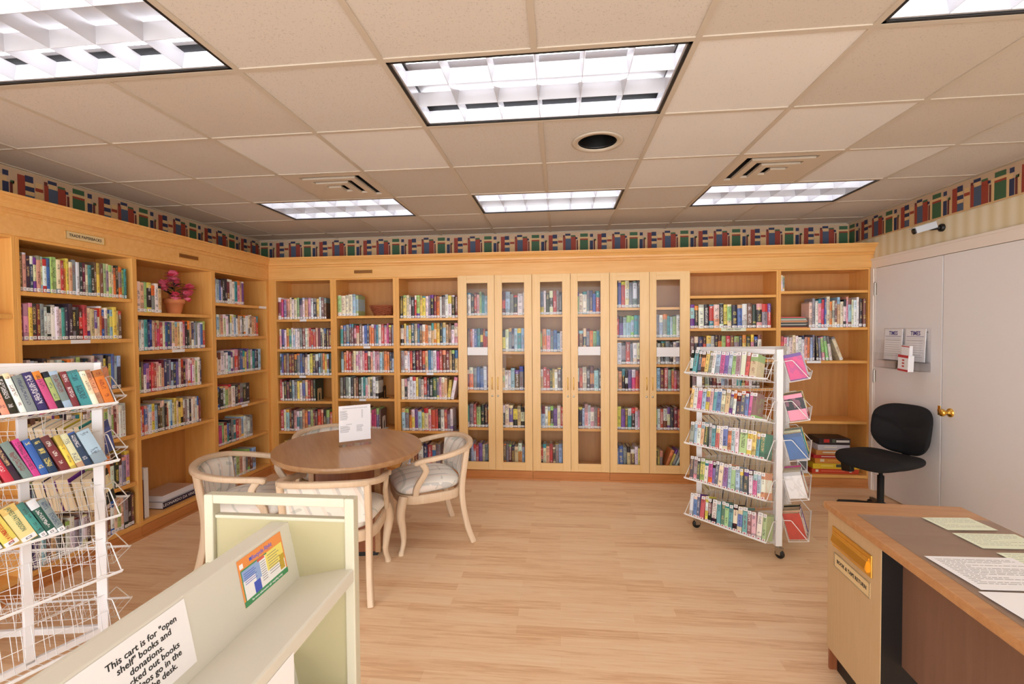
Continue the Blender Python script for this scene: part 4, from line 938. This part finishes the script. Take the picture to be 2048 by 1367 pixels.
def backf(p):
    x, y, z = p                       # pad built flat: x width, y height, z thickness toward the front
    dip = -.014 * math.exp(-((y - .035 - .9 * x * x) / .028) ** 2) if z > 0 else 0
    dip2 = .012 * math.exp(-((y + .07) / .05) ** 2) * (z > 0)
    wid = 1 + .06 * (y / .2)
    return (x * wid * (1 - .10 * max(0, -y / .2) ** 2), -.265 + z + dip + dip2 + 1.1 * x * x - .05 * max(0, y / .2) ** 2, .70 + y)
MB().pad((.225, .205, .042), FAB, .62, 52, 24, None, backf).build('backrest', oc)

# ================================================================ ACRYLIC LITERATURE HOLDER, NEWSLETTERS, CAMERA
DX = XR - .0205
Mh = face((DX, 4.545, 1.185), (0, -1, 0))          # x toward the viewer, y up, z out of the door
lh = empty('literature_holder', Mh, 'clear acrylic literature holder screwed to the white door above the office chair', 'wall holder')
b = MB(); b.box(0, .0, 0, .535, .355, .003, ACRYL); b.build('back_plate', lh, .001)
b = MB(); b.box(.0, .0, .003, .535, .003, .09, ACRYL).box(.0, .003, .087, .535, .135, .09, ACRYL).box(0, .003, .003, .003, .25, .087, ACRYL).box(.532, .003, .003, .535, .25, .087, ACRYL).box(.27, .003, .003, .273, .14, .087, ACRYL).box(.003, .070, .003, .532, .0725, .087, ACRYL); b.build('pocket', lh)
for x, y in ((.03, .32), (.50, .32)): MB().lathe([(.006, 0), (.006, .003), (.002, .004)], STEEL, 12, T(x, y, .003)).build('screw', lh)
NAVYI = mat('violet_navy_ink', (70, 62, 140), .6)
def newsletter(x0, z, lean, label):
    M_ = Mh @ T(x0, .074, z) @ RX(-lean)
    p = tag(MB().box(0, 0, 0, .215, .272, .006, PAPER).build('newsletter', None, .001, M_), label, 'newsletter', 'newsletters in the acrylic holder')
    b = MB(); b.box(.01, .206, .006, .2, .2095, .0064, NAVYI)
    r_ = random.Random(3)
    for k_ in range(9): b.box(.014, .19 - k_ * .019, .006, .20 - r_.uniform(0, .03), .1915 - k_ * .019, .0063, INKG)
    b.box(.01, .176, .006, .2, .1775, .0064, INK); b.build('printed_text', p)
    text_mesh('title_lettering', 'TIMES', .050, NAVYI, M_ @ T(.107, .234, .0064), p, sx=.82, bold=.001)
newsletter(.03, .020, .04, 'printed newsletter in the acrylic holder, the one nearer the door hinges')
newsletter(.285, .020, .04, 'printed newsletter in the acrylic holder behind the red and white box')
REDI = mat('red_print', (200, 60, 66), .5)
M_ = Mh @ T(.37, .014, .092) @ RZ(-.06)
lb = tag(MB().box(0, -.012, 0, .115, .12, .045, PAPER).box(.012, .12, .004, .1, .20, .03, PAPER).build('leaflet_box', None, .002, M_), 'small white and red stepped leaflet box hanging on the acrylic holder', 'leaflet box')
for bx in ((.0, -.012, .0452, .115, .004), (.0, .10, .0452, .115, .122), (.012, .188, .0302, .1, .196)): MB().box(*bx, bx[2] + .0004, REDI).build('red_band', lb)
for z in (.03, .055, .08): MB().box(.048, z - .006, .0452, .072, z + .006, .0456, REDI).build('red_mark', lb)
sc = empty('security_camera', (XR, 3.945, 2.319), 'small white bullet security camera on a dark bracket above the white doors', 'camera')
MB().lathe([(.030, 0), (.030, .014), (.022, .022)], BLACK, 24, RY(-PI / 2)).build('mount', sc)
MB().sweep([(-.02, 0, 0), (-.07, .01, -.005), (-.105, .02, .0)], .012, BLACK, 10, upv=(0, 1, 0)).build('arm', sc)
Mc = T(-.115, .015, .002) @ RZ(-.18) @ RY(-.28)
MB().box(-.07, -.027, -.022, .07, .027, .026, mat('camera_housing', (200, 206, 214), .4), Mc).box(-.09, -.031, .024, .07, .031, .029, mat('camera_housing', (200, 206, 214), .4), Mc).build('housing', sc, .006)
MB().lathe([(.022, 0), (.022, .012), (.012, .013), (.001, .013)], BLACK, 20, Mc @ T(-.069, 0, 0) @ RY(-PI / 2)).build('lens', sc)

# ================================================================ SHELF THINGS
# flower pot
TERR = mat('terracotta', (226, 142, 92), .7); SOIL = mat('soil', (60, 44, 34), .9); GRN = mat('dark_leaf', (40, 46, 40), .6); GRN2 = mat('sage_leaf', (110, 140, 116), .6)
PK = mat('pink_petal', (248, 128, 160), .6); PK2 = mat('red_petal', (236, 80, 104), .6)
fp = empty('flower_pot', (-3.25, 3.612, 1.7058), 'terracotta pot of pink artificial flowers on the top shelf', 'flower pot')
MB().lathe([(.048, 0), (.068, .088), (.076, .088), (.078, .125), (.072, .128), (.066, .115)], TERR, 32).build('pot', fp)
MB().lathe([(.066, .11), (.001, .118)], SOIL, 24, cap=False).build('soil', fp)
def leaf(b, base, d_, L_, w_, m):
    d_ = Vector(d_).normalized(); s_ = d_.cross(Vector((0, 0, 1))).normalized(); n_ = s_.cross(d_); vs = []
    for i in range(6):
        t_ = i / 5; ww = w_ * math.sin(PI * min(1, t_ * .92 + .06)) ; c_ = Vector(base) + d_ * L_ * t_ + n_ * (.25 * L_ * t_ * (1 - t_)) - Vector((0, 0, .12 * L_ * t_ * t_)); vs += [c_ - s_ * ww, c_ + n_ * .002, c_ + s_ * ww]
    b.add(vs, [q_ for i in range(5) for q_ in ((3 * i, 3 * i + 1, 3 * i + 4, 3 * i + 3), (3 * i + 1, 3 * i + 2, 3 * i + 5, 3 * i + 4))], m, True)
st = MB(); blooms = [(-.02, .02, .315, .062), (.0, -.105, .235, .048), (.02, .135, .215, .058), (.05, .075, .150, .052), (.05, -.045, .145, .046), (-.03, .05, .26, .04), (.03, -.13, .21, .03)]
lf = MB()
for x, y, z, r_ in blooms:
    st.sweep(smooth_path([(0, 0, .11), (x * .4, y * .4, z * .6 + .04), (x, y, z)], 4), .0022, GRN, 5)
st.build('stems', fp)
for k_ in range(16):
    a = k_ * 2.4; e_ = .3 + .5 * ((k_ * 7) % 5) / 5
    leaf(lf, (.01 * math.cos(a), .01 * math.sin(a), .13 + .008 * k_), (math.cos(a), math.sin(a), e_ - .2), .10 + .03 * (k_ % 3), .016, GRN if k_ % 3 else GRN2)
lf.build('leaves', fp)
for bi, (x, y, z, r_) in enumerate(blooms):
    b = MB(); rr_ = random.Random(bi)
    for k_ in range(26):
        a, ph = rr_.uniform(0, 2 * PI), rr_.uniform(-.7, 1.4); d_ = Vector((math.cos(a) * math.cos(ph), math.sin(a) * math.cos(ph), math.sin(ph)))
        leaf(b, Vector((x, y, z)) + d_ * r_ * .2, d_, r_ * .95, r_ * .5, PK if rr_.random() < .72 else PK2)
    b.build('bloom', fp)
# wicker basket
WK = mat('wicker', (170, 92, 58), .7); q = N(WK); q.bump(q.noise(q.coord((14, 14, 90)), 3, 2), .8, .01)
wb = empty('wicker_basket', (-1.915, 4.88, 1.7195), 'small reddish wicker basket on the top shelf', 'basket')
b = MB(); sg_ = 40
for k_ in range(9):
    t_ = k_ / 8; rx, ry = .095 + .045 * t_, .065 + .03 * t_
    b.sweep([(rx * math.cos(2 * PI * i / sg_), ry * math.sin(2 * PI * i / sg_), .008 + .09 * t_ + .004 * math.sin(i * PI / 2 + k_ * PI)) for i in range(sg_)], .0062, WK, 6, closed=True)
b.add([(.095 * math.cos(2 * PI * i / 24), .065 * math.sin(2 * PI * i / 24), .006) for i in range(24)], [tuple(range(24))], WK)
b.build('woven_body', wb)
MB().sweep([(.142 * math.cos(2 * PI * i / 40), .097 * math.sin(2 * PI * i / 40), .102) for i in range(40)], .008, WK, 6, closed=True).build('rim', wb)
# big books low in the flower pot bookcase
def lay_book(M, dims, rgb, name, label, txt=None, rgb2=None, grp=None, cat='book', tm=None, ts=.5):
    """lying or standing big book; local: x length of spine, y inward, z thickness"""
    L_, D_, H_ = dims; m_ = mat(f'cover_{rgb[0]}_{rgb[1]}_{rgb[2]}', rgb, .35); b = MB()
    b.box(0, 0, 0, L_, D_, .0025, m_).box(0, 0, H_ - .0025, L_, D_, H_, m_ if not rgb2 else mat(f'cover_{rgb2[0]}_{rgb2[1]}_{rgb2[2]}', rgb2, .35)).box(0, 0, .0025, L_, .003, H_ - .0025, m_)
    o = tag(b.build(name, None, .0008, M), label, cat, grp); MB().box(.004, .0035, .003, L_ - .004, D_ - .004, H_ - .003, PAPER).build('page_block', o)
    if txt: text_mesh('spine_lettering', txt, H_ * ts, tm or PAPER, M @ face((L_ / 2, -.0004, H_ / 2), (1, 0, 0)), o)
    return o
GB_ = 'large books in the flower pot bookcase'
Mb = ML @ T(3.39, .045, .1208)
lay_book(Mb, (.34, .24, .055), (44, 36, 66), 'art_book', 'large dark book on Leonardo lying at the bottom of its pile', 'LEONARDO DA VINCI', (170, 170, 176), GB_, ts=.62)
lay_book(ML @ T(3.40, .06, .1768), (.32, .235, .048), (236, 234, 238), 'art_book', 'large white book lying on the dark Leonardo book', None, (196, 164, 140), GB_)
Mv = ML @ T(3.21, .03, .1208) @ RY(-PI / 2) @ T(0, 0, -.04)
lay_book(ML @ T(3.205, .03, .1208) @ RY(-PI / 2), (.30, .22, .034), (96, 40, 44), 'art_book', 'maroon tall book standing at the left end of the bottom shelf', None, (96, 40, 44), GB_)
lay_book(ML @ T(3.247, .03, .1208) @ RY(-PI / 2), (.385, .24, .040), (236, 234, 232), 'art_book', 'tallest white book standing beside the maroon tall book', None, (236, 234, 232), GB_)
# magazine pile
cols = [(214, 120, 100), (60, 54, 52), (226, 224, 216), (150, 150, 144), (60, 60, 60), (226, 200, 170), (228, 152, 110), (180, 176, 168), (236, 234, 226), (88, 168, 140), (226, 96, 108)]
z = 1.5508; wz = ['orange-red', 'black', 'white', 'grey', 'dark grey', 'tan', 'orange', 'pale grey', 'off-white', 'mint green', 'coral red']
for k_, c_ in enumerate(cols):
    th = (.007, .016, .008, .007, .009, .007, .009, .008, .008, .009, .011)[k_]; L_ = .252 - .018 * (k_ > 8) - .004 * (k_ % 3)
    lay_book(MBk @ T(2.152, .02 + .004 * (k_ % 3), z), (L_, .19, th), c_, 'thin_book', f'{wz[k_]} thin book, {ORD[k_]} from the bottom of the pile beside the white doors', None, None, 'pile of thin books beside the white doors'); z += th + .0006
# bookends
def bookend(M, m, label, arch=True):
    b = MB(); pts = [(0, 0), (0, .12), (.01, .135), (.075, .135), (.085, .12), (.085, 0), (.06, 0), (.06, .07), (.055, .085), (.045, .09), (.035, .085), (.028, .07), (.028, 0)]
    b.prism(pts, 0, .0018, m, M); b.box(.0018, .0, 0, .045, .085, .0016, m, M)
    return tag(b.build('bookend'), label, 'bookend', 'metal bookends')
TANM = mat('tan_metal', (206, 176, 128), .4)
bookend(MBk @ T(-2.624, .03, .7948), TANM, 'tan metal bookend with arched opening on the back wall corner bookcase')
bookend(MBk @ T(-1.885, .03, .8268), BLACK, 'black metal bookend on the fourth shelf below the wicker basket')
bookend(MBk @ T(-1.895, .03, .4988), mat('white_metal', (226, 220, 214), .4), 'white metal bookend on the fifth shelf below the wicker basket')
bookend(MBk @ T(-1.106, .03, .4878), mat('grey_metal', (170, 168, 170), .4), 'grey metal bookend on the fifth shelf beside the glass cabinets')
# board games
GMS = [(2.46, .43, .044, (206, 70, 40), 'red orange board game box at the very bottom of the pile'), (2.47, .425, .052, (236, 200, 50), 'yellow board game box second from the bottom'), (2.49, .38, .048, (226, 150, 60), 'orange board game box above the yellow box'),
       (2.475, .35, .030, (196, 40, 44), 'red board game box below the puzzle boxes'), (2.50, .30, .045, (214, 150, 84), 'tan puzzle box under the white puzzle box'), (2.515, .29, .052, (206, 206, 216), 'pale grey puzzle box beneath the dark topmost box'), (2.525, .285, .060, (50, 40, 42), 'dark puzzle box topmost of the game pile')]
z = .1208
for k_, (x0, W_, H_, rgb, lb) in enumerate(GMS):
    m_ = mat(f'game_{k_}', rgb, .35); M_ = MBk @ T(x0, .035, z)
    o = tag(MB().box(0, 0, 0, W_, .20, H_, m_).build('board_game_box', None, .0015, M_), lb, 'board game', 'board games on the bottom shelf')
    lid = MB().box(-.0015, -.0015, H_ * .35, W_ + .0015, .2015, H_ + .001, m_).build('lid', o, .001)
    b = MB(); r_ = random.Random(k_)
    def pr2(x, w_, c_, z0=.35, z1=.9): b.box(x * W_, -.0022, H_ * z0, (x + w_) * W_, -.0014, H_ * z1, mat(f'print_{c_[0]}_{c_[1]}', c_, .5))
    if k_ == 6: pr2(.15, .18, (206, 50, 46)); pr2(.42, .10, (90, 100, 80)); pr2(.55, .42, (226, 222, 216), .4, .75)
    elif k_ == 1: pr2(.5, .22, (70, 70, 64)); pr2(.18, .26, (250, 226, 120), .5, .7)
    elif k_ == 0: pr2(.2, .5, (230, 120, 90), .5, .7); pr2(.08, .06, (236, 226, 210)); pr2(.8, .05, (236, 226, 210))
    elif k_ == 2: pr2(.12, .10, (236, 220, 190)); pr2(.3, .3, (240, 180, 90), .5, .7)
    else: pr2(.2, .4, (240, 234, 226), .45, .7)
    b.build('printed_art', o); z += H_ + .0022
# magazine file half hidden behind the wire rack
mf = tag(MB().box(0, 0, 0, .10, .22, .003, PAPER).box(0, 0, 0, .10, .003, .24, PAPER).box(0, 0, 0, .003, .22, .26, PAPER).box(.097, 0, 0, .10, .22, .26, PAPER).box(0, .217, 0, .1, .22, .28, PAPER).build('magazine_file', None, .001, MBk @ T(2.32, .03, .1208)), 'white magazine file on the bottom shelf behind the wire rack', 'magazine file')
MB().box(.012, -.0006, .03, .088, .0, .12, mat('grey_print', (110, 110, 112), .6)).build('front_label', mf)
